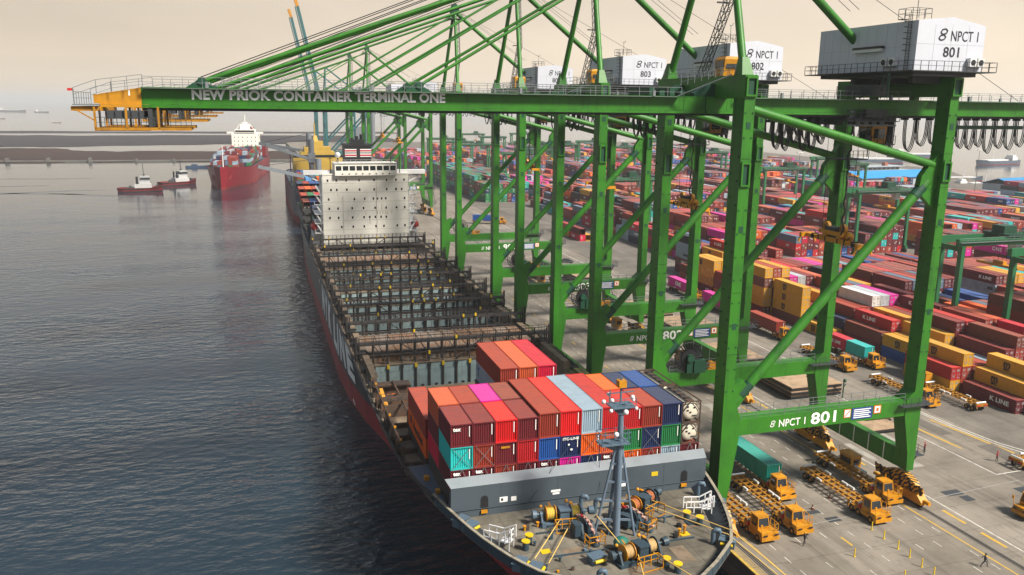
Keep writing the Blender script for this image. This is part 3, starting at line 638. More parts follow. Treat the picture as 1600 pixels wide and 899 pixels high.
def make_festoon(r, x0, x1, n, drop, y=-1.6):
    b = MB(); w = (x1-x0)/n; rn = random.Random(int(x0*10)+n)
    for k in range(n):
        d = drop*rn.uniform(.8,1.05); a = x0+k*w
        for dy in (0,.25,.5):
            pts = [(a+w*(.08+.84*(.5-.5*math.cos(math.pi*i/12))), y+dy, 53.2 - d*(1-dy*.12)*math.sin(math.pi*i/12)**.6) for i in range(13)]
            b.path(pts,.075,4)
        b.box(a-.2,a+.2,y-.3,y+.8,53.1,53.45)
    b.bar((x0-1,y+.2,53.5),(x1+1,y+.2,53.5),.12,.3); return b.build('festoon_cable', BLACK, r)

proto = make_crane()
make_festoon(proto, 10, 18.5, 6, 4.2); make_festoon(proto, 26, 29.3, 7, 4.6, -2.2); make_festoon(proto, 31.6, 35.8, 2, 4.6); make_festoon(proto, 36, 46, 6, 4.4); make_festoon(proto, 46, 62, 8, 4.6)
b = MB(); b.box(38,52,-2.6,-1.4,51.9,52.4); b.build('festoon_trolley', DKGREEN, proto)
make_trolley(proto); make_spreader(proto)
CR = [(98.8, 801, 22.7, 0), (141.4, 802, 22.7, 2.9), (184.5, 803, 23.4, -2.8), (241, 804, 24.5, -1.9)]
CLBL = {801: 'nearest green quay crane, white machine house numbered 801, long lettered boom reaching over the ship',
        802: 'green quay crane numbered 802, standing directly behind the crane numbered 801',
        803: 'green quay crane numbered 803, third from the camera', 804: 'green quay crane numbered 804, fourth back along the ship'}
NEARC = []
for i, (yc, num, tx, dz) in enumerate(CR):
    c = proto if i == 0 else copy_tree(proto); c.location = (XS, yc, 0); NEARC.append(c)
    tag(c, CLBL[num], 'crane', 'green quay cranes along the berth')
    for k in KIDS[c.name]:
        if k.name.startswith(('trolley','spreader')): k.location = (tx, 0, 0)
for i, (yc, num, tx, dz) in enumerate(CR):
    c = NEARC[i]
    mh = [k for k in KIDS[c.name] if k.name.startswith('machine_house')][0]
    text(str(num), 1.2, mh, (28.35, -11.72, 61.6), '-y', INK, width=2.5, weight=.018)
    pb = [k for k in KIDS[c.name] if k.name.startswith('portal_beam')][0]
    logo(pb, (7.0, -HB-1.08, 13.85), .62, LETTER); text('NPCT 1', 1.0, pb, (10.1, -HB-1.07, 13.75), '-y', LETTER, width=4.1, weight=.012)
    text(str(num), 1.55, pb, (15.2, -HB-1.07, 13.85), '-y', LETTER, width=4.0, weight=.03)
    b = MB()
    b.box(18.2,19.3,-HB-1.1,-HB-1.06,13.5,14.7,0); b.box(18.3,19.2,-HB-1.12,-HB-1.1,13.6,14.6,1); b.bar((18.4,-HB-1.13,13.7),(19.1,-HB-1.13,14.5),.16,.02,0,(0,1,0))
    b.box(19.5,22.9,-HB-1.1,-HB-1.06,13.1,14.75,2)
    for k in range(5): b.box(19.8,22.6-.3*(k%2),-HB-1.12,-HB-1.1,13.3+k*.28,13.42+k*.28,1)
    b.box(23.1,24.3,-HB-1.1,-HB-1.06,13.6,14.8,0); b.box(23.25,24.15,-HB-1.12,-HB-1.1,13.75,14.65,1); b.box(23.5,23.9,-HB-1.13,-HB-1.12,13.95,14.45,0)
    b.build('safety_sign', [ORANGE, LETTER, paint('sign_blue',(.02,.05,.2),.5,.1)], pb)
    if num == 801:
        bo = [k for k in KIDS[c.name] if k.name.split('.')[0] == 'boom'][0]
        text('NEW PRIOK CONTAINER TERMINAL ONE', .95, bo, (8.4-XS, -4.47, 55.06), '-y', LETTER, width=26.9, weight=.055)
# cranes farther along the quay: plain copies, and two with the boom up
bl = MB()
for i, (yc, lab) in enumerate(((421, 'hazy green quay crane with lowered boom, the first beyond the white ship superstructure'), (491, 'hazy green quay crane with lowered boom, second beyond the white ship superstructure'))):
    c = copy_tree(proto); c.location = (XS, yc, 0); tag(c, lab, 'crane', 'green quay cranes along the berth')
    for k in KIDS[c.name]:
        if k.name.startswith(('trolley','spreader')): k.location = ((16,19)[i], 0, 0)
BLUEG = paint('far_crane_blue_green', (.02,.12,.13), .55, .3)
def raised_crane(yc, lab):
    r = empty('quay_crane', (XS, yc, 0)); U = lambda n, b, m=BLUEG: b.build(n, m, r)
    for s in (-1,1):
        for nm, fn in (('leg',sea_leg),('leg',land_leg)): U(nm, fn(s), [BLUEG,DKGREEN])
        b = MB(); b.box(1.9,GA-1.9,s*HB-1,s*HB+1,12.75,14.95); U('portal_beam', b)
        b = MB(); b.tube((1.4,s*HB,17),(GA-1.9,s*HB,45.3),.66,10); U('diagonal_brace', b)
        b = MB(); b.tube((.6,s*HB,54.4),(GA-1.2,s*HB,47.4),.56,10); U('upper_brace', b)
        b = MB(); b.tube((0,s*9.3,58.3),(1.3,s*.75,80.6),.5,10); U('mast_leg', b)
        b = MB(); b.box(-2,GA+33,s*3.9-.55,s*3.9+.55,53.7,55.7); U('girder', b)
        b = MB(); b.bar((-2.2,s*2.2,55),(-16.5,s*2.2,122),1.0,1.7); b.bar((-4.0,s*2.2,55),(-18.3,s*2.2,122),.35,.4); U('raised_boom', b)
        b = MB(); b.bar((-16.5,s*2.2,122),(-18.4,s*2.2,128),1.2,1.9); U('boom_nose', b, YELLOW)
    for x in (0,GA):
        b = MB(); b.box(x-.8,x+.8,-HB-1.2,HB+1.2,55.7,58.3); U('top_cross_beam', b)
        b = MB(); b.box(x-.6,x+.6,-HB+1.2,HB-1.2,4.3,7); U('sill_beam', b)
        for s in (-1,1): b = MB(); b.box(x-.6,x+.6,s*HB-4.5,s*HB+4.5,.3,3.2); U('bogie', b, YELLOW)
    b = MB(); b.tube((1.6,0,80.2),(GA-1.4,0,58.9),.56,8); U('backstay', b)
    b = MB(); b.box(22.7,33.3,-11.7,7,58.8,65.4); U('machine_house', b, HOUSE)
    b = MB()
    for k in range(14): z = 58+k*4.6; x = -2.2-14.3*(z-55)/67; b.bar((x,-2.6,z),(x-.9,2.6,z+4.2),.25); b.bar((x,-2.6,z),(x,2.6,z),.3)
    U('boom_lacing', b)
    return tag(r, lab, 'crane', 'green quay cranes along the berth')
raised_crane(640, 'farthest but one quay crane, blue green with its boom raised, the taller looking of two')
raised_crane(722, 'farthest quay crane, blue green with its boom raised, behind its nearer twin')
# ================================================================ CONTAINER KIT
CCOL = {'maroon':(.13,.012,.018),'brick':(.27,.035,.02),'red':(.42,.012,.016),'bright red':(.6,.01,.012),'crimson':(.5,.006,.04),'orange':(.68,.11,.008),'rust orange':(.5,.09,.03),
 'brown':(.16,.04,.028),'magenta':(.6,.012,.28),'turquoise':(.02,.44,.42),'teal green':(.008,.30,.24),'navy':(.01,.022,.08),'blue':(.012,.07,.27),'sky blue':(.1,.3,.6),'light blue grey':(.3,.4,.48),
 'grey':(.42,.45,.48),'green':(.014,.17,.05),'dark green':(.012,.07,.05),'yellow':(.62,.31,.012),'white':(.66,.66,.64),'black blue':(.012,.016,.03),'slate':(.1,.15,.22)}
def cmat(c): return paint('container_'+c.replace(' ','_'), CCOL[c], .5, .32, .9, wc=tuple(x*.5+.02 for x in CCOL[c]), streak=.22)
REDS = ('maroon','brick','red','bright red','crimson','rust orange','brown','orange')
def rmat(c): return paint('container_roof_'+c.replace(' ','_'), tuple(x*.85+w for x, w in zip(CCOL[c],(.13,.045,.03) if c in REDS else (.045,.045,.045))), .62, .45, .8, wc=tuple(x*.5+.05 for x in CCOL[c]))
DOORBAR = paint('galvanised_bar', (.4,.4,.4), .45, .3, metal=.4)
def wave_wall(b, a, c, n, z0, z1, depth, inward):
    """corrugated wall from a to c (xy), n waves"""
    a = Vector(a); c = Vector(c); d = c-a; nr = Vector(inward); pts = []
    for i in range(n):
        for t, o in ((0,0),(.3,0),(.45,depth),(.85,depth)): pts.append(a + d*((i+t)/n) + nr*o)
    pts.append(c)
    m = len(pts); vv = [(p.x,p.y,z0) for p in pts]+[(p.x,p.y,z1) for p in pts]
    b.add(vv, [(i,i+1,m+i+1,m+i) for i in range(m-1)])
CK = {}
def ckit(L_, H_, door):
    k = (L_,H_,door)
    if k in CK: return CK[k]
    W = 2.438; x = W/2; t = .09; b = MB()
    wave_wall(b,(-x+t,t+.02),(x-t,t+.02),9,.16,H_-.12,.07,(0,1)) if not door else None
    wave_wall(b,(x-.02,t),(x-.02,L_-t),int(L_*2.6),.16,H_-.09,.06,(-1,0))
    wave_wall(b,(x-t,L_-.02),(-x+t,L_-.02),9,.16,H_-.12,.06,(0,-1))
    wave_wall(b,(-x+.02,L_-t),(-x+.02,t),int(L_*2.6),.16,H_-.09,.06,(1,0))
    b.box(-x+.05,x-.05,.1,L_-.1,.05,.15); body = b.mesh('container_body', [cmat('red')])
    b = MB()
    n = int(L_*1.7)
    for i in range(n):
        y = .12+(L_-.24)*i/n; b.box(-x+.05,x-.05,y,y+(L_-.24)/n*.62,H_-.06,H_-.02); 
    b.box(-x+.04,x-.04,.1,L_-.1,H_-.08,H_-.045); roof = b.mesh('roof_panel', [rmat('red')])
    b = MB()
    for sx in (-1,1):
        for y0,y1 in ((0,t),(L_-t,L_)): b.box(*sorted((sx*(x-t),sx*x)),y0,y1,0,H_)
        b.box(*sorted((sx*(x-.06),sx*x)),t,L_-t,0,.16); b.box(*sorted((sx*(x-.06),sx*x)),t,L_-t,H_-.09,H_)
    for y0,y1 in ((0,t),(L_-t,L_)): b.box(-x+t,x-t,y0,y1,0,.17); b.box(-x+t,x-t,y0,y1,H_-.13,H_-.005)
    for sx in (-1,1):
        for y in (-.01,L_-.17):
            for z in (-.005,H_-.11): b.box(*sorted((sx*(x-.16),sx*(x+.008))),y,y+.18,z,z+.118,0)
    frame = b.mesh('corner_frame', [cmat('red')])
    dm = None
    if door:
        b = MB()
        for s in (-1,1): b.box(*sorted((s*.012,s*(x-t-.01))),.06,.11,.18,H_-.14,0)
        for q in (-.85,-.38,.38,.85): b.bar((q,.04,.2),(q,.04,H_-.16),.04,.04,1)
        for q in (-.95,-.28,.48,.98): b.box(q-.12,q+.14,.035,.055,1.0,1.12,1)
        b.box(.15,.75,.04,.06,1.7,2.1,1); b.box(-.7,-.25,.04,.06,.6,.9,1); b.box(-.95,-.5,.04,.06,1.75,2.0,1); b.box(.3,1.0,.04,.058,.35,.5,1)
        dm = b.mesh('door', [cmat('red'), DOORBAR])
    else:
        b = MB(); b.box(.82,.90,.075,.09,H_*.42,H_-.3,0); dm = b.mesh('number_mark', [LETTER])
    CK[k] = (body, roof, frame, dm); return CK[k]
NC = [0]; CONTS = []
def setmat(o, i, m): o.material_slots[i].link = 'OBJECT'; o.material_slots[i].material = m
def container(x, y, z, c, L_=12.19, H_=2.59, door=True, rz=0, label=None, group=None, parts=True, roof=True):
    """x = middle, y = near end, z = underside"""
    bd, rf, fr, dm = ckit(L_,H_,door)
    o = link('shipping_container', bd, None, (x,y,z), rz); setmat(o,0,cmat(c))
    if parts:
        q = link('corner_frame', fr, o); setmat(q,0,cmat(c))
        q = link('door' if door else 'number_mark', dm, o)
        if door: setmat(q,0,cmat(c))
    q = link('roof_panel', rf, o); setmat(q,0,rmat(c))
    tag(o, label, 'container', group); NC[0] += 1; return o
def ctext(o, s_, size, face, L_=12.19, H_=2.59, mat=None, u=.5, w=None, weight=.02, dz=0):
    x = 1.219
    if face == '-x': text(s_, size, o, (-x-.005, L_*u, H_*.5+dz), '-x', mat, width=w, weight=weight)
    if face == '-y': text(s_, size, o, (u, -.012, H_*.5+dz), '-y', mat, width=w, weight=weight)
ORD = ['first','second','third','fourth','fifth','sixth','seventh','eighth','ninth','tenth','eleventh','twelfth','thirteenth','fourteenth','fifteenth','sixteenth','seventeenth','eighteenth','nineteenth','twentieth']

# ================================================================ THE BERTHED SHIP
SROT = -math.atan(.0095)
SHIP = empty('container_ship', (34.2,81,0), SROT)
tag(SHIP, 'large dark hulled container ship berthed beside the cranes with open holds and red waterline', 'ship')
def sw(x, y, z=0):      # ship coordinates to world
    return Vector((34.2 + x*math.cos(SROT) - y*math.sin(SROT), 81 + x*math.sin(SROT) + y*math.cos(SROT), z))
NAVY = paint('hull_navy', (.016,.024,.034), .4, .5, .12, wc=(.03,.035,.042), streak=.1); HRED = paint('hull_red', (.26,.02,.03), .5, .5, .15, wc=(.14,.02,.025), streak=.2)
SLATE = paint('ship_slate_blue', (.085,.13,.175), .5, .45, .3, wc=(.045,.07,.095), streak=.12); SLATEL = paint('ship_slate_light', (.33,.4,.44), .55, .4, .4)
SDARK = paint('ship_dark_slate', (.03,.055,.075), .5, .3); DECK = mat_ground('ship_deck', (.25,.225,.18), (.075,.066,.05), 3.4, .9)
RUST = paint('rusty_steel', (.05,.036,.028), .8, .85, .9, wc=(.14,.06,.025)); COAM = paint('rusty_coaming', (.2,.15,.1), .8, .9, .6, wc=(.06,.04,.03)); HOLD = paint('hold_blue_grey', (.27,.36,.37), .6, .5, .5, wc=(.12,.14,.14), streak=.3)
LBM = paint('lashing_steel', (.02,.02,.022), .7, .6, 1.2, wc=(.085,.05,.03)); HATCH = paint('hatch_cover', (.2,.11,.06), .8, 1.0, .25, wc=(.25,.24,.22), streak=.3); CAP = paint('bulwark_cap', (.3,.265,.2), .7, 1.0, .9, wc=(.07,.06,.05)); OLIVE = paint('side_deck_olive', (.1,.12,.035), .75, .8, .6, wc=(.05,.045,.03))
def interp(t, v):
    for (a,b_),(c,d) in zip(t, t[1:]):
        if v <= c: return b_+(d-b_)*max(0,(v-a))/(c-a)
    return t[-1][1]
TD = [(-22,.3),(-21.6,2.0),(-20.3,4.3),(-18.5,6.8),(-17.1,8.4),(-15.5,10.2),(-13.7,11.3),(-12.2,12.1),(-10.3,12.9),(-8.5,13.6),(-6,14.4),(-2.7,15.3),(-.5,15.8),(4.5,16.9),(13,17.6),(20,17.9),(31,18.3),(60,18.5),(200,18.4),(255,17.8),(291,17)]
TW = [(-22,.25),(-20,.6),(-6,2.4),(4,4.4),(12,6.4),(29,9.9),(47,13),(58,14.8),(68,16.8),(77,17.7),(92,18.5),(200,18.4),(255,16.5),(291,13.5)]
def zrail(y): return 12.2 if y < -1 else (12.2-(y+1)*.11 if y < 17 else 10.2)
ZL = (-7,-3,-1,1.2,3,5,7,8.6,9.9)
def hullpt(y, z):
    d = interp(TD,y); w = interp(TW,y); zt = zrail(y); t = min(1,max(0,(z+3)/(zt+3))); return w+(d-w)*t**(2.6 if y < 90 else 1.6)
ys = [-22,-21.6,-21,-20.3,-19.4,-18.5,-17.1,-15.5,-13.7,-12.2,-10.3,-8.5,-6,-4,-2,0,2.5,5,9,13,17,22,28,36,45,55,65,77,92,120,160,200,230,255,275,291]
b = MB()
for s in (-1,1):
    for i in range(len(ys)-1):
        lv0 = list(ZL)+[zrail(ys[i])]; lv1 = list(ZL)+[zrail(ys[i+1])]
        for j in range(len(ZL)):
            q = [(s*hullpt(ys[i],lv0[j]),ys[i],lv0[j]),(s*hullpt(ys[i+1],lv1[j]),ys[i+1],lv1[j]),(s*hullpt(ys[i+1],lv1[j+1]),ys[i+1],lv1[j+1]),(s*hullpt(ys[i],lv0[j+1]),ys[i],lv0[j+1])]
            b.add(q, [(0,1,2,3) if s > 0 else (3,2,1,0)], 1 if lv0[j+1] <= 1.3 else 0, True)
yy = 291; lv = list(ZL)+[10.2]
for j in range(len(ZL)): b.add([(-hullpt(yy,lv[j]),yy,lv[j]),(hullpt(yy,lv[j]),yy,lv[j]),(hullpt(yy,lv[j+1]),yy,lv[j+1]),(-hullpt(yy,lv[j+1]),yy,lv[j+1])],[(3,2,1,0)],1 if lv[j+1]<=1.3 else 0)
hull = b.build('hull', [NAVY,HRED], SHIP)
# white name along the port side
for ch, yy in zip('NYK LINE', (130,121,112,0,98,91.5,84.5,75)):
    if ch != ' ':                # each letter is laid on the curved plating
        o = text(ch, 6.0, hull, (0,0,0), '-x', LETTER, width=(2.3 if ch == 'I' else 7.4), weight=.07, ext=.03); me = o.data.copy(); o.data = me; o.rotation_euler = (0,0,0)
        for v in me.vertices: y_ = yy-v.co.x; z_ = 5.3+v.co.y; v.co = (-hullpt(y_,z_)-.05-max(0,v.co.z), y_, z_)
b = MB(); b.box(-18.56,-18.5,141.6,142.6,7.4,8.4); b.box(-18.56,-18.5,61,64,1.8,2.1); b.build('hull_mark', LETTER, hull)
# decks
def deckring(b, yl, z, inset):
    vv = []; n = len(yl)
    for s in (-1,1): vv += [(s*max(.05,interp(TD,y)-inset),y,z) for y in yl]
    b.add(vv, [(i,n+i,n+i+1,i+1) for i in range(n-1)])
b = MB(); deckring(b, [y for y in ys if y <= 13], 11.0, .1); dk = b.build('fore_deck', DECK, SHIP)
b = MB(); b.add([(-15.2,-.9,11.006),(-14.95,-.9,11.006),(-14.95,12.9,11.006),(-17.3,12.9,11.006),(-16.5,4.5,11.006)],[(0,1,2,3,4)]); b.build('side_passage', paint('passage_blue',(.07,.1,.15),.5,.6,.4), dk)
rq = random.Random(31)
for k in range(46):
    x, y = rq.uniform(-9,9), rq.uniform(-15,-2.6); w_, d_, h_ = rq.uniform(.15,.6), rq.uniform(.15,.5), rq.uniform(.12,.7)
    if abs(x) > interp(TD,y)-2.4: continue
    b = MB()
    if k % 3: b.box(x,x+w_,y,y+d_,11.013,11.013+h_)
    else: b.tube((x,y,11.02),(x,y,11.3+h_),.12,8); b.disc((x,y,11.3+h_),'z',.2,.08,8)
    b.build('deck_pipe', rq.choice((SDARK,BLACK,SLATE,YELLOW,RUST)), dk)
b = MB()
for y in (-3.2,-6.9,-11.6): b.bar((-7.5,y,11.1),(8,y-.4,11.1),.14,.14); b.cut()
b.build('deck_piping', SDARK, dk)
b = MB()
for x, y, w, h in ((-1.2,-17,2.6,2.2),(4.5,-16,1.6,3),(8,-10,2.2,2.8),(-6,-12,2.4,1.6)): b.box(x,x+w,y,y+h,11.004,11.012); b.cut()
b.box(6.9,7.9,-11.4,-10.6,11.016,11.06,1); b.cut(); b.box(-8.2,-7.2,-10.8,-10.0,11.016,11.06,1); b.build('deck_plate', [COAM, paint('safety_yellow',(.62,.42,.01),.5,.2)], dk)
b = MB(); deckring(b, [13,17,22,28,36,45.5], 9.8, .05)
yh = [45.5,52,58,65,72,80,90,110,150,188]; zh = (-2.4,0,2,4,6,8,9.8)
def inner(y, z): return min(16.5, hullpt(y,z)-.35)
for s in (-1,1):
    b.add([(s*16.5,y,9.8) for y in yh]+[(s*(interp(TD,y)-.05),y,9.8) for y in yh], [((i,i+1,len(yh)+i+1,len(yh)+i) if s > 0 else (len(yh)+i,len(yh)+i+1,i+1,i))[::-1] for i in range(len(yh)-1)])
    b.loft([[(s*inner(y,z),y,z) for z in zh] for y in yh],0,False,False,False)
b.loft([[(q*inner(y,-2.4),y,-2.4) for q in (-1,1)] for y in yh],0,False,False,False)
b.box(-17.5,17.5,13,13.1,9.8,11)
b.build('main_deck', COAM, SHIP)
b = MB(); deckring(b, [188,200,215,230,255,291], 9.8, .05); b.build('aft_deck', SDARK, SHIP)
# bulwark: plating, capping and inner brackets
yb = [y for y in ys if y <= 2.5]
b = MB()
for s in (-1,1):
    P_ = [(s*interp(TD,y),y) for y in yb]; I = [(s*max(.06,interp(TD,y)-.14),y+.02) for y in yb]; n = len(yb)
    b.add([(x,y,11) for x,y in I]+[(x,y,12.15) for x,y in I], [(i,i+1,n+i+1,n+i) if s < 0 else (n+i,n+i+1,i+1,i) for i in range(n-1)], 0)
    O = [(s*(interp(TD,y)+.05),y-.05) for y in yb]; I2 = [(s*max(.05,interp(TD,y)-.24),y+.08) for y in yb]
    b.add([(x,y,12.2) for x,y in O]+[(x,y,12.2) for x,y in I2]+[(x,y,12.32) for x,y in O]+[(x,y,12.32) for x,y in I2],
          [f if s > 0 else f[::-1] for i in range(n-1) for f in ((2*n+i,3*n+i,3*n+i+1,2*n+i+1),(i,2*n+i,2*n+i+1,i+1),(3*n+i,n+i,n+i+1,3*n+i+1))], 1)
    y = -20.6
    while y < 2:
        x = interp(TD,y); dx = (interp(TD,y+.3)-interp(TD,y-.3))/.6; nn = Vector((-s,dx,0)).normalized(); a = Vector((s*(x-.12),y,0)); tt = Vector((nn.y,-nn.x,0))*.05
        for o_ in (tt,): b.loft([[a-o_+Vector((0,0,11.01)),a-o_+nn*1.15+Vector((0,0,11.01)),a-o_+nn*.2+Vector((0,0,12.19)),a-o_+Vector((0,0,12.19))],[a+o_+Vector((0,0,11.01)),a+o_+nn*1.15+Vector((0,0,11.01)),a+o_+nn*.2+Vector((0,0,12.19)),a+o_+Vector((0,0,12.19))]],2)
        y += .85
b.build('bulwark', [SDARK, CAP, SDARK], SHIP)
b = MB()      # low side rail on the rest of the sheer
for s in (-1,1):
    b.cut()
    yl = [2.5,9,17,28,45,65,90,120,150,186]
    for y0,y1 in zip(yl,yl[1:]): b.bar((s*(interp(TD,y0)+.02),y0,zrail(y0)+.05),(s*(interp(TD,y1)+.02),y1,zrail(y1)+.05),.34,.14)
b.build('sheer_rail', [LBM], SHIP)
b = MB()
for s in (-1,1):
    for k in range(64):
        y = 14+k*2.7; x = s*(interp(TD,y)-.5); b.bar((x,y,9.8),(x,y,11.1),.09,.09)
        if k % 3 == 0: b.box(x-.35+s*-.5,x+.35+s*-.5,y,y+1.2,9.8,10.5)
    b.bar((s*17.3,14,11.1),(s*17.9,184,11.1),.07); 
b.build('side_railing', LBM, SHIP)
b = MB(); b.box(16.55,18.3,20,188,9.81,9.9)
for k in range(11): b.box(16.7,18.2,24+k*15,30+k*15,9.91,10.9)
b.build('quayside_walkway', OLIVE, SHIP)
# breakwater in front of the bow stacks
yb0 = -1.35; b = MB()
b.box(-15.3,15.2,yb0-.12,yb0,11.01,14.55)
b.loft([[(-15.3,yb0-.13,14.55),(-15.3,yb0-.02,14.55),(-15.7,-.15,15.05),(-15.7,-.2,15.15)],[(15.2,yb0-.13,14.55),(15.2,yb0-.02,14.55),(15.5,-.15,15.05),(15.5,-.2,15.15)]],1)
for x in (-15.3,-9.9,-4,2.5,9,15.1):
    b.prism([(yb0+.01,11.02),(yb0+1.0,11.02),(yb0+.2,14.3),(yb0+.01,14.3)],'x',x-.06,x+.06)
for x in (-9.7,-3.2,3.4,9.8): b.box(x-.03,x+.03,yb0-.14,yb0-.122,11.05,14.5)
bw = b.build('breakwater_plate', [paint('breakwater_grey', (.06,.078,.095), .5, .5, .3, wc=(.035,.045,.055), streak=.12),paint('breakwater_rim_lit', (.19,.215,.235), .55, .4, .4)], SHIP)  # rim paler than the plate: light from above put into its colour
for x in (-11.6,12.4):
    b = MB(); b.prism([(x-.42,11.35),(x+.42,11.35),(x+.42,12.9)]+[(x+.42*math.cos(a_),12.9+.42*math.sin(a_)) for a_ in [math.pi*k/8 for k in range(1,8)]]+[(x-.42,12.9)],'y',yb0-.15,yb0-.125); b.box(x-.4,x+.3,yb0-.35,yb0-.16,11.36,11.7,1); b.build('doorway', [BLACK,YELLOW], bw)
b = MB(); b.box(-9.9,-9.0,yb0-.15,yb0-.125,12.3,12.9); b.box(-9.75,-9.5,yb0-.16,yb0-.152,12.45,12.75,2); b.cut(); b.box(-8.6,-8.0,yb0-.15,yb0-.125,12.3,12.8); b.cut(); b.box(-4.0,-2.9,yb0-.15,yb0-.125,12.7,12.95); b.cut(); b.box(-3.8,-3.0,yb0-.15,yb0-.125,12.4,12.62); b.cut(); b.box(3.6,5.0,yb0-.15,yb0-.125,12.3,12.65)
b.cut(); b.box(8.2,9.0,yb0-.16,yb0-.126,13.1,13.6,1); b.build('notice_plate', [LETTER, MATS['safety_yellow'], INK], bw)
b = MB(); b.tube((-15,yb0-.2,11.9),(15,yb0-.2,11.9),.04,5); b.tube((-6.5,yb0-.4,12.2),(-1.5,-.3,17.5),.03,4); b.tube((1.8,yb0-.4,12.2),(2.0,-.3,17.5),.03,4); b.build('stay_wire', SDARK, bw)
# hatch covers under the bow stacks
b = MB(); b.box(-14.9,14.9,.05,12.6,11.0,13.25); b.box(-15,-12.4,14.0,26.4,9.815,11.25); b.box(-12.2,15.2,14.0,26.4,9.81,14.3); b.build('pedestal_hatch', LBM, SHIP)
# port side working deck abreast of the open hold
b = MB()
for y in (15,19.5,24,28.5,33,37.5,42): b.box(-17.8,-12.2,y,y+.4,9.82,10.5 if y < 30 else 11.6); b.bar((-17.6,y+.2,9.8),(-17.6,y+.2,12.8),.35); b.bar((-14.6,y+.2,9.8),(-14.6,y+.2,12.3),.3)
b.bar((-17.6,15,12.6),(-17.6,42.3,12.6),.25); b.bar((-14.6,28,12.2),(-14.6,42.3,12.2),.22); b.box(-17.7,-12,33,34.6,12.3,12.5); b.box(-17.7,-12,41.2,43.0,11.7,11.95); b.rail([(-17.7,33,12.5),(-12,33,12.5)],1,1.4,.06)
b.build('side_platform', RUST, SHIP)
b = MB(); b.box(-16.2,-12.5,36,40.5,9.815,9.83,1); b.disc((-15.2,39.6,10.4),'z',.75,1.0,12,2); b.bar((-16.4,35.2,9.9),(-17.0,38.5,12.4),.5,.3,0)  # flat black sheet paints the dark inside a deck opening
for k in range(6): b.box(-17.7,-17.4,17+k*4.5,17.3+k*4.5,12.75,13.0,0)
b.box(-16.2,-15.6,8.5,9.1,11.02,11.5,0); b.box(-15.6,-15.1,4.8,5.4,11.02,11.45,0); b.build('deck_fitting_and_hole_dark', [YELLOW, BLACK, ORANGE], SHIP)
# transverse bulkheads, lashing bridges, hatch covers
LBY = [61.9+15.05*k for k in range(9)]
def bulkhead(yc, z1=8.8, caps=False):
    b = MB(); pr = [(inner(yc,z),z) for z in zh if z < z1]+[(16.5,z1)]; b.prism(pr+[(-x,z) for x,z in pr[::-1]],'y',yc-.85,yc+.85)
    xm = inner(yc,2)
    for j in range(-6,7):
        x = j*2.5; b.box(x-.16,x+.16,yc-1.15,yc-.86,-2.2 if abs(x) < xm-2 else 5,z1-.1,1); b.box(x-.22,x+.22,yc-1.3,yc-.86,z1-.6,z1+.1,2 if caps and j % 2 else 1)
    for j in range(-6,6):
        x = j*2.5+1.25
        for zz in (4.6,.2) if abs(x) < xm-1 else (): b.loft([[(x+.34*math.cos(2*math.pi*k/12),yc-.865-e_,zz+.22*math.sin(2*math.pi*k/12)) for k in range(12)] for e_ in (0,.02)][::-1],1,True,True)
        b.box(x-1.05,x+1.05,yc-.9,yc-.86,7.6,7.75,0)
    b.box(-16.5,16.5,yc-1.0,yc+1.0,z1,z1+.18,3); return b.build('bulkhead', [HOLD, LBM, MATS['safety_yellow'], COAM], SHIP)
def lashing_bridge(yc, seed, deck=8.98):
    rn = random.Random(seed); b = MB()
    for j in range(-7,8):
        x = j*2.5
        for dy in (-.65,.65): b.bar((x,yc+dy,deck),(x,yc+dy,12.9),.22,.2)
        b.bar((x,yc-.65,12.9),(x,yc-.65,13.9+.3*(j%2)),.12,.12)
    for z, h in ((12.75,.3),(10.75,.22)):
        b.box(-17.8,17.8,yc-.8,yc+.8,z-h/2,z+h/2) if z > 12 else [b.box(-17.6,17.6,yc+d-.1,yc+d+.1,z-h/2,z+h/2) for d in (-.65,.65)]
    b.rail([(-17.6,yc-.75,12.9),(17.6,yc-.75,12.9)],1.05,1.25,.07); b.rail([(-17.6,yc+.75,12.9),(17.6,yc+.75,12.9)],1.05,1.25,.06)
    for x0, x1 in ((-10,-5),(5,0),(10,15),(-15,-12.5)):
        b.bar((x0,yc-.68,12.6),(x1,yc-.68,9.1),.3,.16)
    for s in (-1,1):
        b.bar((s*18.0,yc-.6,9.8),(s*18.0,yc-.6,14.3),.34,.3); b.bar((s*18.0,yc+.9,9.8),(s*18.0,yc+.9,13.2),.26); b.box(*sorted((s*16.4,s*18.2)),yc-.9,yc+1.1,11.2,11.32)
        b.rail([(s*18.2,yc-.9,11.32),(s*18.2,yc+1.1,11.32)],1,1,.06)
    for k in range(26):
        x = rn.uniform(-17,17); b.bar((x,yc-.9,13),(x+rn.uniform(-.6,.6),yc-.9,rn.uniform(11,12.4)),.06)
    o = b.build('lashing_bridge', LBM, SHIP)
    b = MB()
    for j in range(-7,8):
        if rn.random() < .42: x = j*2.5; z = rn.choice((12.9,13.0,10.4,9.0)); b.box(x-.17,x+.17,yc-1.05,yc-.8,z,z+.6)
    b.build('lashing_gear_box', MATS['safety_yellow'], o); return o
for k, yc in enumerate(LBY): bulkhead(yc, caps=(k == 0)); lashing_bridge(yc, k)
for k in range(9):          # mid-hold cell guides of the open holds
    if k in (0,1,7): continue
    yc = LBY[k]-7.5; xm = inner(yc,4)-.4; b = MB()
    b.box(-16.2,16.2,yc-.3,yc+.3,8.3,8.6)
    for j in range(-6,7):
        x = j*2.5
        if abs(x) < xm: b.box(x-.08,x+.08,yc-.2,yc+.2,-2.2,8.3)
    b.build('cell_guide', RUST, SHIP)
bulkhead(46.2, 8.4)
b = MB()
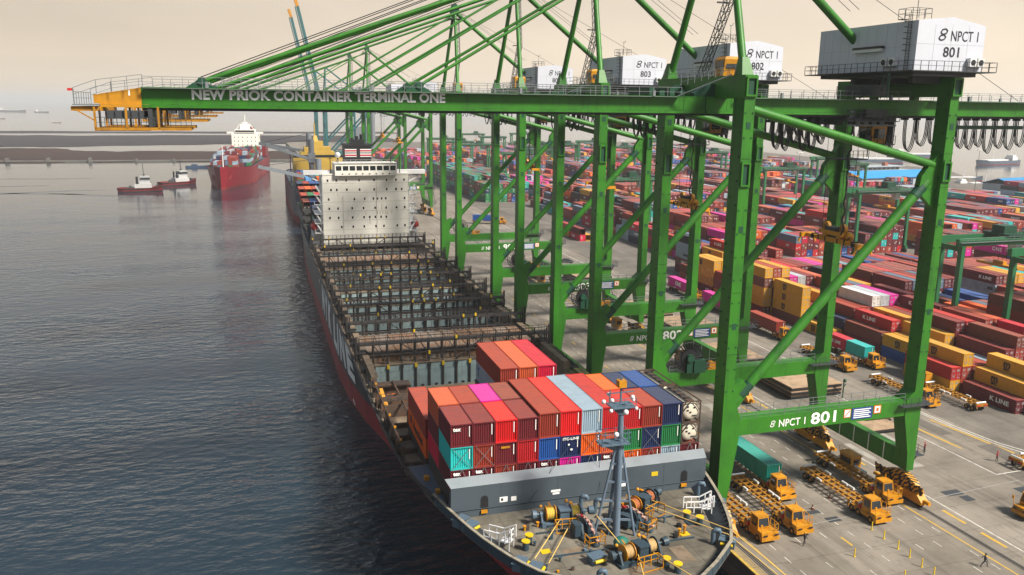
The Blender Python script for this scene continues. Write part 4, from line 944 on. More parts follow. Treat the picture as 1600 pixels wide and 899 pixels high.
for k in range(9):          # side coamings of each hold, with weathered inner plates
    for s in (-1,1):
        y0 = LBY[k]-13.6; b.cut(); b.box(*sorted((s*16.25,s*16.5)),y0,y0+12.4,8.6,11.0); b.box(*sorted((s*16.0,s*17.1)),y0,y0+12.4,11.0,11.15)
        for j in range(5): b.box(*sorted((s*16.52,s*17.2)),y0+j*2.8,y0+j*2.8+.2,9.82,10.98)
b.build('hatch_coaming', COAM, SHIP)
for k in (1,7):
    yc = LBY[k]-14; b = MB()
    for j in range(3): b.box(-15.9+j*10.65,-5.35+j*10.65,yc+.3,yc+12.3,8.6,10.6)
    for j in range(12): b.box(-15.8+j*2.65,-15.6+j*2.65,yc+.5,yc+12.1,10.6,10.75)
    b.build('hatch_cover', HATCH, SHIP)
# accommodation block
AY = 185.5; ACC = paint('accommodation_white', (.84,.81,.73), .55, .15, .12, wc=(.5,.42,.3), streak=.1)
b = MB(); b.box(-13.55,13.55,AY,AY+14,9.8,32.9)
for k in range(1,7): b.box(-13.57,13.57,AY-.03,AY-.003,32.9-k*2.95,32.98-k*2.95,1)
b.box(-13.6,13.6,AY-.12,AY,32.5,33.0); ac = b.build('accommodation', [ACC, paint('deck_edge_grey',(.5,.47,.4),.6,.4)], SHIP)
for s in (-1,1):            # outside stairs and pipes on the front corners
    b = MB()
    for k in range(5): z = 14.3+k*3.0; b.bar((s*13.9,AY+.6,z),(s*15.7,AY+.6,z+3),.12,.5); b.box(*sorted((s*13.6,s*16.2)),AY+.2,AY+1.9,z-.08,z); b.rail([(s*16.2,AY+.2,z),(s*16.2,AY+1.9,z)],1.1,.9,.07)
    b.bar((s*13.7,AY-.1,10),(s*13.7,AY-.1,32),.16); b.build('outside_stair', WHITE, ac)
b = MB(); b.bar((3.2,AY-.08,14),(3.2,AY-.08,32.4),.09); b.bar((-7.4,AY-.08,14),(-7.4,AY-.08,26),.08); b.build('pipe', MATS['deck_edge_grey'], ac)
b = MB()
rows = [(-12,-9.3,-6.2,-2.2,2.5,6.5,9.5,12.1),(-11.0,-9.2,-6.1,-2.1,2.5,6.5,9.5,11.3),(-11.8,-3.8,-.6,2.2,3.5,4.8,6.1,12.2),(-11.7,-9,-4.6,-1,2.7,6.2,9.6,12.2),(-11.6,-8.9,-4.5,-.9,.9,2.7,4.5,6.2),(-8,-4.4,-.9,2.8,5.4,9.7,12.2)]
for k, r_ in enumerate(rows):
    z = 32.9-2.4-k*2.95
    for x in r_: b.box(x-.24,x+.24,AY-.05,AY+.02,z,z+.72); b.cut()
b.build('window', GLASS, ac)
b = MB()
for x, z, h in ((.9,17.6,1.6),(-.3,20.3,1.0),(3.4,20.4,.7),(4.2,20.4,.9),(5.1,20.4,.7),(6.0,20.4,.8),(6.6,20.3,1.1),(8,20.5,.5),(-9,26.3,.6),(4.8,22.4,1.8)): b.box(x-.06,x+.06,AY-.02,AY-.008,z-h*.5,z+h*.5); b.cut()
b.build('rust_streak', paint('rust_run', (.34,.2,.07), .8, .6), ac)
b = MB(); b.zbox([(32.4,-9.7,9.7,AY-1.2,AY+8),(35.9,-9.7,9.7,AY-.9,AY+8),(36.2,-9.9,9.9,AY-1.2,AY+8)]); wh = b.build('wheelhouse', ACC, SHIP)
b = MB()
for k in range(9): x = -8.5+k*2.12; b.box(x-.82,x+.82,AY-1.12,AY-.9,34.0,35.4); b.cut()
for k in range(8): x = -7.4+k*2.1; b.box(x-.2,x+.2,AY-1.24,AY-1.1,32.8,33.1); b.cut()
b.build('window', GLASS, wh)
b = MB(); b.rail([(-9.7,AY-1.1,36.2),(9.7,AY-1.1,36.2)],1.1,1.6,.07)
for s in (-1,1):
    b.cut(); b.box(*sorted((s*9.8,s*19.2)),AY+1,AY+3.5,32.6,33.9); b.bar((s*13.7,AY+2,30),(s*18.5,AY+2,32.6),.25,.4); b.box(*sorted((s*13.56,s*16.8)),AY+3,AY+12,9.8,14.2)
    for z in (14.2,17.2,20.2): b.box(*sorted((s*13.56,s*16.2)),AY+2,AY+12,z,z+.15); b.rail([(s*16.2,AY+2,z+.15),(s*16.2,AY+12,z+.15)],1.1,1.6,.07); b.bar((s*15.6,AY+2.2,9.8),(s*15.6,AY+2.2,20.2),.2)
b.build('bridge_wing', WHITE, SHIP)
for s in (-1,1):
    b = MB(); b.ball((s*16.3,AY+4.5,15.9),1.6,0,10,6,.8,.75,2.3); b.box(s*16.3-.6,s*16.3+.6,AY+3,AY+5,16.8,17.4); b.build('lifeboat', RED, SHIP)
    b = MB(); b.tube((s*10.9,AY+1,33),(s*10.9,AY+1,38.5),.12,6); b.bar((s*10.2,AY+1,37.6),(s*11.6,AY+1,37.6),.12); b.ball((s*7.9-.5,AY+3,38.6),.95,1,10,6) if s < 0 else None; b.tube((s*8.3,AY+3,36.2),(s*8.3,AY+3,37.8),.15,6); b.tube((s*8.9,AY+3,36.2),(s*8.3,AY+3,38),.1,5); b.build('signal_mast', [BLACK,WHITE], SHIP)
b = MB(); b.box(-3.9,5.0,AY+24,AY+33,9.8,40.2,0); b.box(-4.2,5.3,AY+23.8,AY+33.2,40.2,41.0,0)
for z in (36.7,38.2):
    for x0, x1 in ((-3.92,-.0),(1.2,5.02)): b.box(x0,x1,AY+23.9,AY+23.97,z,z+1.15,1); b.box(x0-.01,x1+.01,AY+23.84,AY+23.89,z+.35,z+.8,2)
for x in (-1,.6,2.2): b.tube((x,AY+28,41),(x,AY+28,43.3+.4*x),.6,8,0)
b.box(-1.6,2.8,AY+25,AY+31,41,42.4,0); b.tube((0,AY+27,42),(0,AY+27,45.6),.1,5,0); b.build('funnel', [BLACK,WHITE,paint('funnel_red',(.45,.012,.02),.5,.2)], SHIP)

# ---------------------------------------------------------------- fore deck machinery (parts of the ship)
b = MB(); X0, Y0 = -.1, -9.3
b.tube((X0+.5,Y0,11),(X0+.5,Y0,25.3),.4,12,0,.28)
for s in (-1,1): b.tube((X0+.3+s*2.0,Y0-.6*s,11),(X0+.4+s*.35,Y0,20.8),.14,8)
b.tube((X0+.3,Y0+1.6,11),(X0+.4,Y0+.3,20.5),.2,8)
for z, w in ((12.8,1.75),(14.9,1.4),(17,1.02),(19,.7)): b.bar((X0+.3-w,Y0+w*.3,z),(X0+.4+w,Y0-w*.3,z),.2)
mst = b.build('foremast', paint('mast_blue_grey',(.13,.18,.24),.5,.4,.6), SHIP)
b = MB(); b.box(-1.9,1.2,Y0-.8,Y0+.8,21.3,21.45); b.rail([(-1.9,Y0-.8,21.45),(1.2,Y0-.8,21.45),(1.2,Y0+.8,21.45),(-1.9,Y0+.8,21.45),(-1.9,Y0-.8,21.45)],1.1,.9,.06); b.prism([(-1.8,21.3),(.2,21.3),(.2,20.2)],'y',Y0-.1,Y0+.1)
b.cut(); b.box(-.9,1.6,Y0-.9,Y0+.9,25.2,25.32); b.prism([(-.8,25.2),(1.5,25.2),(.7,24.4),(-.0,24.4)],'y',Y0-.4,Y0+.4); b.rail([(-.9,Y0-.9,25.32),(1.6,Y0-.9,25.32)],.9,1,.05); b.bar((.3,Y0,25.3),(.3,Y0,28.2),.16); b.bar((-1.3,Y0,26.6),(1.7,Y0,26.6),.1); b.bar((-.9,Y0,25.3),(-.9,Y0,27),.1); b.build('mast_platform', SLATE, mst)
b = MB()
for x, y, z, r_ in ((-2.1,-.3,25.9,.3),(-1.3,-.9,26.2,.26),(-1.1,.3,26.4,.26),(1.5,-.8,26.3,.3),(2.1,0,25.7,.24),(-1.5,-1.1,25.2,.26),(1.9,-1.1,25.2,.24),(-.6,-1,22.6,.34),(.5,-1.1,24.9,.36)): b.ball((x*.8,Y0+y,z),r_*.8,0,8,5); b.cut()
b.build('searchlight', WHITE, mst); b = MB(); b.box(-.1,.7,Y0-.4,Y0+.4,27.2,27.9); b.build('mast_lamp_box', YELLOW, mst)
def winch(x, y, rz, drums, rope, m2=SDARK):
    w = empty('w'); bpy.data.objects.remove(w)
    b = MB(); L_ = 1.5*drums+1.6
    b.box(-L_/2-.3,L_/2+.3,-.9,.9,11.01,11.25); b.box(-.45,.55,-.9,.8,11.25,12.75); b.box(-.55,.65,-1.05,.2,12.75,12.9)
    for k in range(drums+1): xx = -L_/2+k*L_/drums; b.prism([(-.75,11.25),(.75,11.25),(.2,12.3),(-.2,12.3)],'x',xx-.1,xx+.1); b.disc((xx,0,12.15),'x',.28,.35,10)
    b.tube((-L_/2-.7,0,12.15),(L_/2+.7,0,12.15),.13,8)
    b.tube((L_/2+.55,0,12.15),(L_/2+1.1,0,12.15),.42,10,0,.5); b.tube((-L_/2-.55,0,12.15),(-L_/2-1.0,0,12.15),.42,10,0,.5)
    o = b.build('mooring_winch', m2, SHIP, (x,y,0), rz)
    for k in range(drums):
        xx = -L_/2+(k+.5)*L_/drums+(.2 if k else -.2); b = MB(); b.disc((xx,0,12.15),'x',.62,.85,16,0)
        for q in range(5): b.disc((xx-.34+q*.17,0,12.15),'x',.66,.09,16,0)
        for s in (-1,1): b.disc((xx+s*.5,0,12.15),'x',.85,.07,16,1)
        b.build('rope_drum', [rope, m2 if k else YELLOW], o)
    b = MB(); b.rail([(-1.2,-1.5,11.02),(1.2,-1.5,11.02),(1.2,-2.4,11.02)],1.15,.8,.08); b.rail([(-1.2,-1.5,11.02),(-1.2,-2.4,11.02)],1.15,.8,.08); b.bar((-1.2,-2.4,11.1),(1.2,-2.4,11.1),.08); b.build('guard_rail', YELLOW, o)
    b = MB(); b.box(.9,1.2,.5,.9,12.3,12.9); b.bar((-.9,.7,12.2),(-1.4,.9,13.0),.12); b.ball((.6,.9,13.0),.2); b.ball((-L_/2,.5,12.8),.18); b.build('control_lever', YELLOW, o); return o
ROPEY = paint('rope_yellow', (.6,.42,.06), .8, .3); ROPEB = paint('rope_tan', (.5,.33,.14), .8, .4); ROPER = paint('rope_rust', (.38,.13,.05), .8, .4)
winch(-4.0,-5.2,R(-6),2,ROPEY,SLATE); winch(5.2,-5.0,R(28),2,ROPER); winch(.6,-14.2,R(10),2,ROPEB)
def windlass(x, y, rz):
    b = MB(); b.box(-.9,.9,-1.2,1.2,11.01,11.4); b.disc((0,0,12.0),'x',.85,.5,14); b.prism([(-.9,11.4),(.9,11.4),(.3,12.5),(-.3,12.5)],'x',-.75,-.5); b.prism([(-.9,11.4),(.9,11.4),(.3,12.5),(-.3,12.5)],'x',.5,.75); b.box(-1.5,-.8,-.6,.6,11.3,12.6); b.tube((0,-2.4,11),(0,-1.9,12.1),.4,10); b.disc((0,2.2,11.5),'z',.55,1.0,10)
    o = b.build('anchor_windlass', SDARK, SHIP, (x,y,0), rz)
    b = MB(); n = 18
    for k in range(n):
        t = k/(n-1); yy = 2.2-t*4.8; z = 12.1+.75*math.sin(math.pi*min(1,t*1.1)) - (1.0*(t-.7) if t > .7 else 0)
        if k % 2: b.box(-.16,.16,yy-.17,yy+.17,z-.05,z+.05,1 if k == 5 else 0)
        else: b.box(-.05,.05,yy-.17,yy+.17,z-.16,z+.16,1 if k == 4 else 0)
    b.build('anchor_chain', [paint('chain_pink',(.5,.3,.25),.7,.5), RED], o)
    b = MB(); b.rail([(-.9,-2.6,11.02),(.9,-2.6,11.02),(.9,-1.6,11.02)],1.15,.9,.08); b.rail([(-.9,-2.6,11.02),(-.9,-1.6,11.02)],1.15,.9,.08); b.build('guard_rail', YELLOW, o)
windlass(-2.6,-8.4,R(4)); windlass(2.9,-7.6,R(32))
def bollard(x, y):
    b = MB(); b.tube((x,y,11.01),(x,y,11.9),.34,12,0); b.disc((x,y,11.95),'z',.44,.12,14,1); b.build('bollard', [SDARK, MATS['safety_yellow']], SHIP)
for x, y in ((-9.5,-9.5),(-8.8,-8.4),(9.1,-8.3),(9.9,-9.7),(2.6,-16.2),(3.2,-17.4)): bollard(x,y)
b = MB(); b.box(8.7,10.3,-9.5,-8.5,11.01,11.12); b.build('bollard_base', SDARK, SHIP)
for x, y, rz in ((-11.1,-12.6,.9),(-10.0,-13.9,.9),(-14.6,-2.9,.6),(-13.9,-4.3,.6),(-3.6,-13.6,.2),(10.4,-14.4,-.7),(13.9,-6.6,-.4)):
    b = MB(); b.box(-.75,.75,-.5,.5,11.01,11.75,0); b.box(-.85,.85,-.6,.6,11.75,11.85,0); b.tube((-.6,-.72,11.5),(.6,-.72,11.5),.17,8,1); b.build('roller_fairlead', [SLATE,MATS['safety_yellow']], SHIP, (x,y,0), rz)
WRAIL = paint('white_railing', (.75,.75,.75), .5, .15)
def ladder_rail(x, y, rz):
    b = MB(); b.rail([(-1.5,-.6,11.4),(.2,-.6,11.4),(1.5,-.6,12.1)],1.3,.9,.1); b.rail([(-1.5,.6,11.4),(.2,.6,11.4),(1.5,.6,12.1)],1.3,.9,.1); b.rail([(1.3,-.6,11.9),(1.3,.5,11.9)],1.15,.7,.09); b.bar((1.3,-.6,11),(1.3,-.6,13),.09); b.bar((1.3,.5,11),(1.3,.5,13),.09); b.box(.2,1.3,-.6,.5,11.82,11.9)
    b.build('boarding_rail', WRAIL, SHIP, (x,y,0), rz)
ladder_rail(-11.8,-8.1,R(-42)); ladder_rail(11.0,-7.4,R(-14))
b = MB()
for x, y in ((9.2,-13.6),(-5,-17.5),(13.1,-3.6),(.2,-4.2),(-1,-3.0)):
    b.cut(); b.tube((x,y,11),(x,y,12.1),.25,8); b.path([(x,y,12.0),(x,y,12.4),(x+.18,y-.1,12.65),(x+.5,y-.2,12.6),(x+.6,y-.22,12.3)],.25,8)
b.build('gooseneck_vent', SLATE, SHIP)
b = MB(); b.ball((-.4,-12.3,11.9),.75,0,10,6,.9,1.1,1); b.build('covered_motor', paint('green_tarp',(.01,.13,.1),.6,.3), SHIP)
b = MB()
for p, q in (((-4.5,-6.0,11.9),(-9.6,-12.6,11.8)),((-3.0,-6.0,11.9),(-8.6,-13.8,11.8)),((6.6,-5.0,12),(11.2,-13.6,12.25)),((5.4,-5.6,12),(10.4,-14.2,12.25)),((.2,-14.9,12),(-1.6,-20.4,12.2)),((1.8,-15,12),(3.2,-20.1,12.2)),((-.6,-15,12),(-1.9,-9.5,13.6)),((11.2,-13.6,12.3),(24.5,-27,.8)),((10.4,-14.2,12.3),(24.3,-30,.8))): b.tube(p,q,.055,6); b.cut()
b.build('mooring_line', ROPE, SHIP)
# lashing rods in front of the lowest visible tier
b = MB()
for i in range(12):
    x = -15+2.5*i; b.bar((x+.1,-.06,13.1),(x+1.2,-.06,15.9),.05); b.bar((x+2.4,-.06,13.1),(x+1.3,-.06,15.9),.05); b.cut()
for i in (0,1,6,7,9): x = -15+2.5*i; b.bar((x+.15,-.05,16.0),(x+2.2,-.05,18.4),.04); b.bar((x+2.35,-.05,16.0),(x+.3,-.05,18.4),.04); b.cut()
b.build('lashing_rod', RAILG, SHIP)

# ---------------------------------------------------------------- bow containers
def shipc(i, y, z, c, **k):
    w = sw(-15+1.25+2.5*i, y, z); return container(w.x, w.y, z, c, rz=SROT, **k)
def tank(i, y, z, label):
    w = sw(-15+1.25+2.5*i, y, z); b = MB(); x = 1.2; L_, H_ = 6.06, 2.59
    for sx in (-1,1):
        for yy in (.06,L_-.06): b.bar((sx*(x-.05),yy,0),(sx*(x-.05),yy,H_),.12)
        for zz in (.06,H_-.06): b.bar((sx*(x-.05),0,zz),(sx*(x-.05),L_,zz),.12)
        b.bar((sx*(x-.05),.06,1.3),(sx*.2,.06,H_-.1),.08); 
    for yy in (.06,L_-.06):
        for zz in (.06,H_-.06): b.bar((-x,yy,zz),(x,yy,zz),.12)
        for sx in (-1,1): b.bar((sx*x,yy,.7),(sx*.75,yy,.06),.1); b.bar((sx*x,yy,H_-.7),(sx*.75,yy,H_-.06),.1)
    b.box(-.4,.4,.3,L_-.3,H_-.1,H_-.04)
    o = b.build('tank_container', RUST, None, w, SROT); tag(o, label, 'tank container', 'tank containers on the ship')
    b = MB(); n = 20; prof = [(.12,.02),(.13,.6),(.22,.95),(.45,1.15),(5.6,1.15),(5.85,.95),(5.93,.3)]
    b.loft([[(r_*math.cos(2*math.pi*k/n),yy,1.3+r_*math.sin(2*math.pi*k/n)) for k in range(n)][::-1] for yy, r_ in prof],0,True,True); b.build('tank_shell', paint('tank_cream',(.68,.62,.5),.45,.35,1.0,wc=(.4,.33,.25),streak=.15), o)
    b = MB()
    for q, zq in ((-.45,1.9),(-.45,1.45),(.4,1.75),(-.1,1.2)): b.bar((q-.13,.1,zq),(q+.13,.1,zq),.2,.02,0,(0,1,0))
    b.box(.1,.7,.09,.11,.7,.85); b.build('hazard_plate', INK, o)
    b = MB()
    for yy in (1,2.2,3.4,4.6): b.box(-.35,.35,yy,yy+.55,2.5,2.62)
    b.build('walkway_grating', LBM, o); return o
ZT = (18.51,15.92,13.33)      # undersides of the three tiers
TN = ('top','middle','lowest'); GB = 'containers stacked at the bow of the berthed ship'
front = {0:('maroon','turquoise','maroon'),1:('maroon','brick','maroon'),2:('bright red','maroon','brick'),3:('maroon','red','maroon'),4:('brick','blue','maroon'),5:('bright red','navy','magenta'),6:('light blue grey','orange','navy'),7:('red','rust orange','maroon'),8:('red','green','orange'),9:('brick','navy','brick'),10:('navy','green','light blue grey'),11:(None,None,'maroon')}
second = {0:('rust orange','maroon','crimson'),1:('brick','maroon','navy'),2:('magenta','brick','red'),3:('brown','navy','maroon'),8:('orange','brick','navy'),9:('navy','red','green'),10:('blue','maroon','brick'),11:(None,None,'maroon')}
for i in range(12):
    hi = .42 if i in (4,5,6,7) else 0
    for t in range(3):
        c = front[i][t]; lng = i in (4,5,6,7); z = ZT[t]+(hi if t == 0 else 0)-(0 if t else 0)
        if c is None: tank(i,0,ZT[t],'cream tank container, rusty frame, %s of two at the front of the quay side column' % ('upper' if t == 0 else 'lower')); continue
        o = shipc(i,0,ZT[t],c,L_=12.19 if lng else 6.06,H_=2.9 if (lng and t == 0) else 2.59,door=False,
              label='%s container, %s tier, %s column from port, front bow row' % (c,TN[t],ORD[i]), group=GB)
        if (i,t) in ((0,0),(0,2),(1,2),(4,2),(7,2)): ctext(o,'tex',.42,'-y',mat=LETTER,u=-.55,w=.85,dz=.75 if t == 0 else .85,weight=.05)
        if (i,t) == (2,1): b = MB(); b.box(-.6,.4,.0,.02,1.9,2.15); b.build('yellow_label', YELLOW, o)
        if (i,t) == (5,1): ctext(o,'ITC-LINE',.3,'-y',mat=LETTER,u=.0,w=1.9,dz=.9)
        if (i,t) == (5,1): b = MB(); b.box(-.3,-.1,.0,.02,1.4,1.6); b.box(0,.25,.0,.02,.8,1.0); b.build('small_label', LETTER, o)
    if i in second:
        for t in range(3):
            c = second[i][t]
            if c is None: tank(i,6.35,ZT[t],'cream tank container, rusty frame, %s of two behind the front pair' % ('upper' if t == 0 else 'lower')); continue
            shipc(i,6.35,ZT[t],c,L_=6.06,door=False,label='%s container, %s tier, %s column from port, second bow row' % (c,TN[t],ORD[i]), group=GB)
for t, c in enumerate(('brick','orange')):
    o = shipc(0,14.1,13.9-t*2.6,c,door=False,label='%s forty foot container, %s of two low on the port side behind the bow rows' % (c,('upper','lower')[t]), group=GB)
    if t == 1: ctext(o,'Hapag-Lloyd',.95,'-x',mat=INK,w=6.2,u=.42); b = MB(); b.disc((-1.23,10,1.5),'x',.55,.03,12); b.build('emblem', INK, o)
    if t == 0: pass
for j, (a, c) in enumerate((('brick','light blue grey'),('rust orange','maroon'),('crimson','red'))):
    for t, cc in enumerate((a,c)):
        o = shipc(3.85+j,14.1,19.6-t*2.62,cc,H_=2.59,door=False,label='%s forty foot container, %s, %s of three behind the bow rows' % (cc,('upper tier','lower tier')[t],ORD[j]), group=GB)
        if (j,t) == (0,1): ctext(o,'T',1.2,'-x',mat=cmat('blue'),u=.9)
b = MB(); b.box(-5.5,2.2,14.2,26.2,14.31,16.95); b.build('inner_stack_support', LBM, SHIP)
# aft stacks seen past the superstructure
rn = random.Random(21); AC_ = ['brick','orange','navy','blue','maroon','light blue grey','green','red','brown','sky blue','slate']
for bay in range(5):
    y = 206+bay*14.2
    for i in range(6):
        w = sw(-16.6+2.5*i,y,0)
        if bay == 0 and i == 0: 
            continue
        for t in range(2):
            zt = (19.6,20.4,21.2,22.2,23.0)[bay]-t*2.6
            c = rn.choice(AC_)
            container(w.x,w.y,zt-2.59,c,rz=SROT,parts=False,label='%s container, %s, %s column from port, %s bay behind the white superstructure' % (c,('top tier','second tier')[t],ORD[i],ORD[bay]),group='containers stacked aft of the white superstructure')
b = MB(); b.box(-17.6,17,204,276,9.81,14.2); b.build('aft_cargo_base', SDARK, SHIP)
for t in range(3):
    o = tank(0,205.5,17.4-t*2.62,'cream tank container behind the white superstructure, %s of the outboard three' % ('top','middle','bottom')[t]); w = sw(-17.3,205.5,17.4-t*2.62); o.location = w
# ================================================================ CONTAINER YARD
YG = 'containers stacked in the yard'
YC = ['brick','maroon','maroon','maroon','brown','brick','navy','rust orange','slate','maroon','magenta','brick','red','maroon','brown','maroon','black blue','orange','crimson','brick','brown','light blue grey','blue','turquoise','yellow']
PITCH = 2.62; BAY = 12.72
ZONES = [(97.2, 12), (262.0, 14), (459.5, 13), (648.0, 22)]      # first bay and number of bays
BLOCKS = [(131.2, 10), (165.6, 7), (196.5, 10), (227.8, 7), (259.0, 10), (290.5, 7), (321.5, 10), (353, 7), (384, 10), (415, 7), (446, 10), (478, 7)]
rn = random.Random(11)
def stack_height(x, y, bi, row, bay, zi):
    if zi == 0 and bi == 0:
        if y < 122: return rn.choice((1,2,2,1)) if row < 4 else rn.choice((2,2,3))
        if y < 135: return (2,3,2,2,2,3,4,3,3,4)[row]
        if y < 186: return rn.choice((2,2,3)) if row < 5 else rn.choice((3,4,4))
        return rn.choice((3,4,4,5))
    if zi == 0 and bi == 1: return rn.choice((4,4,5,4,3))
    if zi == 1 and bi == 0:
        if x < 150: return 0
        return rn.choice((1,2,3,3,4))
    return rn.choice((3,4,4,5,5,4,4) if bi < 6 else (4,4,5,5,3,4,4))
OVER = {   # zone 0, block 0: (row, bay) -> colours from the ground up
 (0,2):('yellow','red'), (1,2):('brick','brick','yellow'), (2,2):('brown','brick'), (3,2):('yellow','brick'),
 (1,1):('maroon',), (2,1):('maroon','yellow'), (3,1):('brick','black blue','yellow'), (4,1):('brick','brick'), (0,1):(), (0,0):(), (1,0):(),
 (0,3):(), (1,3):(), (2,3):('blue','yellow'), (3,3):('brown','yellow'), (4,3):('brick','brick','yellow'),
 (0,4):(), (1,4):(), (2,4):('maroon','brown'), (3,4):('yellow','dark green','red'), (4,4):('brick','red'), (5,4):('brick','brown','yellow'),
 (0,5):(), (1,5):('yellow',), (2,5):('brick','navy'), (3,5):('maroon','navy','brick'), (4,5):('maroon','yellow','brick'), (5,5):('red','maroon','maroon','white'), (6,5):('red','maroon','brick','grey'), (7,5):('maroon','maroon','crimson','magenta'),
 (0,6):(), (1,6):('brown','yellow','yellow','yellow'), (0,7):('maroon','yellow','yellow','brown','yellow'), (1,7):('yellow','brown','maroon','yellow','brick'), (2,7):('brown','yellow','yellow','brown','yellow'), (3,7):('maroon','red','magenta','magenta'), (4,7):('maroon','maroon','red','grey'),
 (0,8):('yellow','brown','brick'), (1,8):('maroon','brick'), (0,9):('maroon','yellow','yellow','yellow'), (1,9):('yellow','maroon','yellow','yellow'), (2,9):('brown','yellow'), (0,10):(), (1,10):('brick','brown'), (2,10):('slate','brick','brick'), (0,11):(), (1,11):(), (2,11):()}
MARK = {'yellow':[('msc',1.15,'INK',2.0)], 'magenta':[('ONE',1.2,'LET',3.6)], 'maroon':[('K LINE',.85,'LET',4.2),None,None], 'red':[('K LINE',.85,'LET',4.2),None], 'grey':[('MAERSK',1.0,'INK',5.4)], 'dark green':[('CAPITAL',.7,'LET',3.2)], 'orange':[('Hapag-Lloyd',.8,'INK',5.6)], 'crimson':[('ONE',1.1,'LET',3.4)], 'navy':[('CMA CGM',.9,'LET',4.6),None]}
BOXES = []
for zi, (yz, nb) in enumerate(ZONES):
    for bi, (xb, nr) in enumerate(BLOCKS):
        if zi == 1 and bi == 0: xb, nr = 151.5, 4
        if zi == 3 and bi > 9: nb_ = 14
        for bay in range(nb):
            y = yz+bay*BAY
            if xb > 440 and y > 440 and zi < 3: continue
            if zi == 0 and bi >= 1 and bay > 10: continue
            base_c = rn.choice(YC)
            if bay == 0: walk = rn.choice((3,4,4))
            elif bay % 2 == 0: walk = min(5, max(2, walk+rn.choice((-2,-1,0,1,1,2))))
            bay_h = walk if rn.random() > .07 else rn.choice((0,1))
            if xb > 375 and y > 398 and zi < 2: continue
            if zi == 2 and bi == 0: pal = ['green','green','teal green','brown','maroon','navy','blue','green']
            elif zi >= 2 or bi > 6: pal = YC+['slate','blue','grey','light blue grey','navy','white']+[base_c]*14
            else: pal = YC+[base_c]*18+['maroon','brick']*4
            for row in range(nr):
                x = xb+row*PITCH
                ov = OVER.get((row,bay)) if (zi == 0 and bi == 0) else None
                hts = ov if ov is not None else [None]*max(0,(bay_h-(rn.random() < .13)) if (bi or zi > 1) else stack_height(x,y,bi,row,bay,zi))
                for t, c in enumerate(hts):
                    c = c or rn.choice(pal); BOXES.append((x,y,t,len(hts),c,zi,bi,row,bay))
# the row at the corner of the far block, and the low stack in front of it
for k in range(2):
    for t in range(2): BOXES.append((131.2,316+k*12.7,t,2,('crimson','maroon','yellow','red')[k*2+t],1,0,0,k)); 
for t in range(1): BOXES.append((134,316,t,1,'yellow',1,0,1,0))
fwv = Vector((math.sin(YAW)*math.cos(PITCH), math.cos(YAW)*math.cos(PITCH), -math.sin(PITCH)))
def project(P):
    v = Vector(P)-Vector((0,0,CAM_Z)); d = v.dot(fw); return (800+F_PX*v.dot(rt2)/d, 449.5-F_PX*v.dot(up2)/d, d)
occ = {(round(x,1),round(y,1),t) for x,y,t,*_ in BOXES}
def score(bx):
    x,y,t,n,c,zi,bi,row,bay = bx; u, v, d = project((x,y+2,t*2.6+1.5))
    if d < 5 or not (-30 < u < 1640 and -30 < v < 930): return 0
    vis = 1.0 if t == n-1 else 0
    if row == 0 or (round(x-PITCH,1),round(y,1),t) not in occ: vis += 1.2
    if (round(x,1),round(y-BAY,1),t) not in occ: vis += .9
    return vis/d**2
sc_ = sorted(BOXES, key=score, reverse=True); N_IND = 300-NC[0]-9
KEEP = set(map(id, sc_[:N_IND])); GONE = {id(b_) for b_ in BOXES if score(b_) == 0 and b_[5] == 0 and project((b_[0],b_[1]+6,2))[0] > 1700}
BN = {0:'nearest yard block',1:'yard block beyond the first road',2:'far yard block',3:'farthest yard block'}
FIXED = {}
def words_tier(t, n): return ('ground' if t == 0 else ORD[t])+' tier'
st_ = MB(); rs = random.Random(5); labels = {}
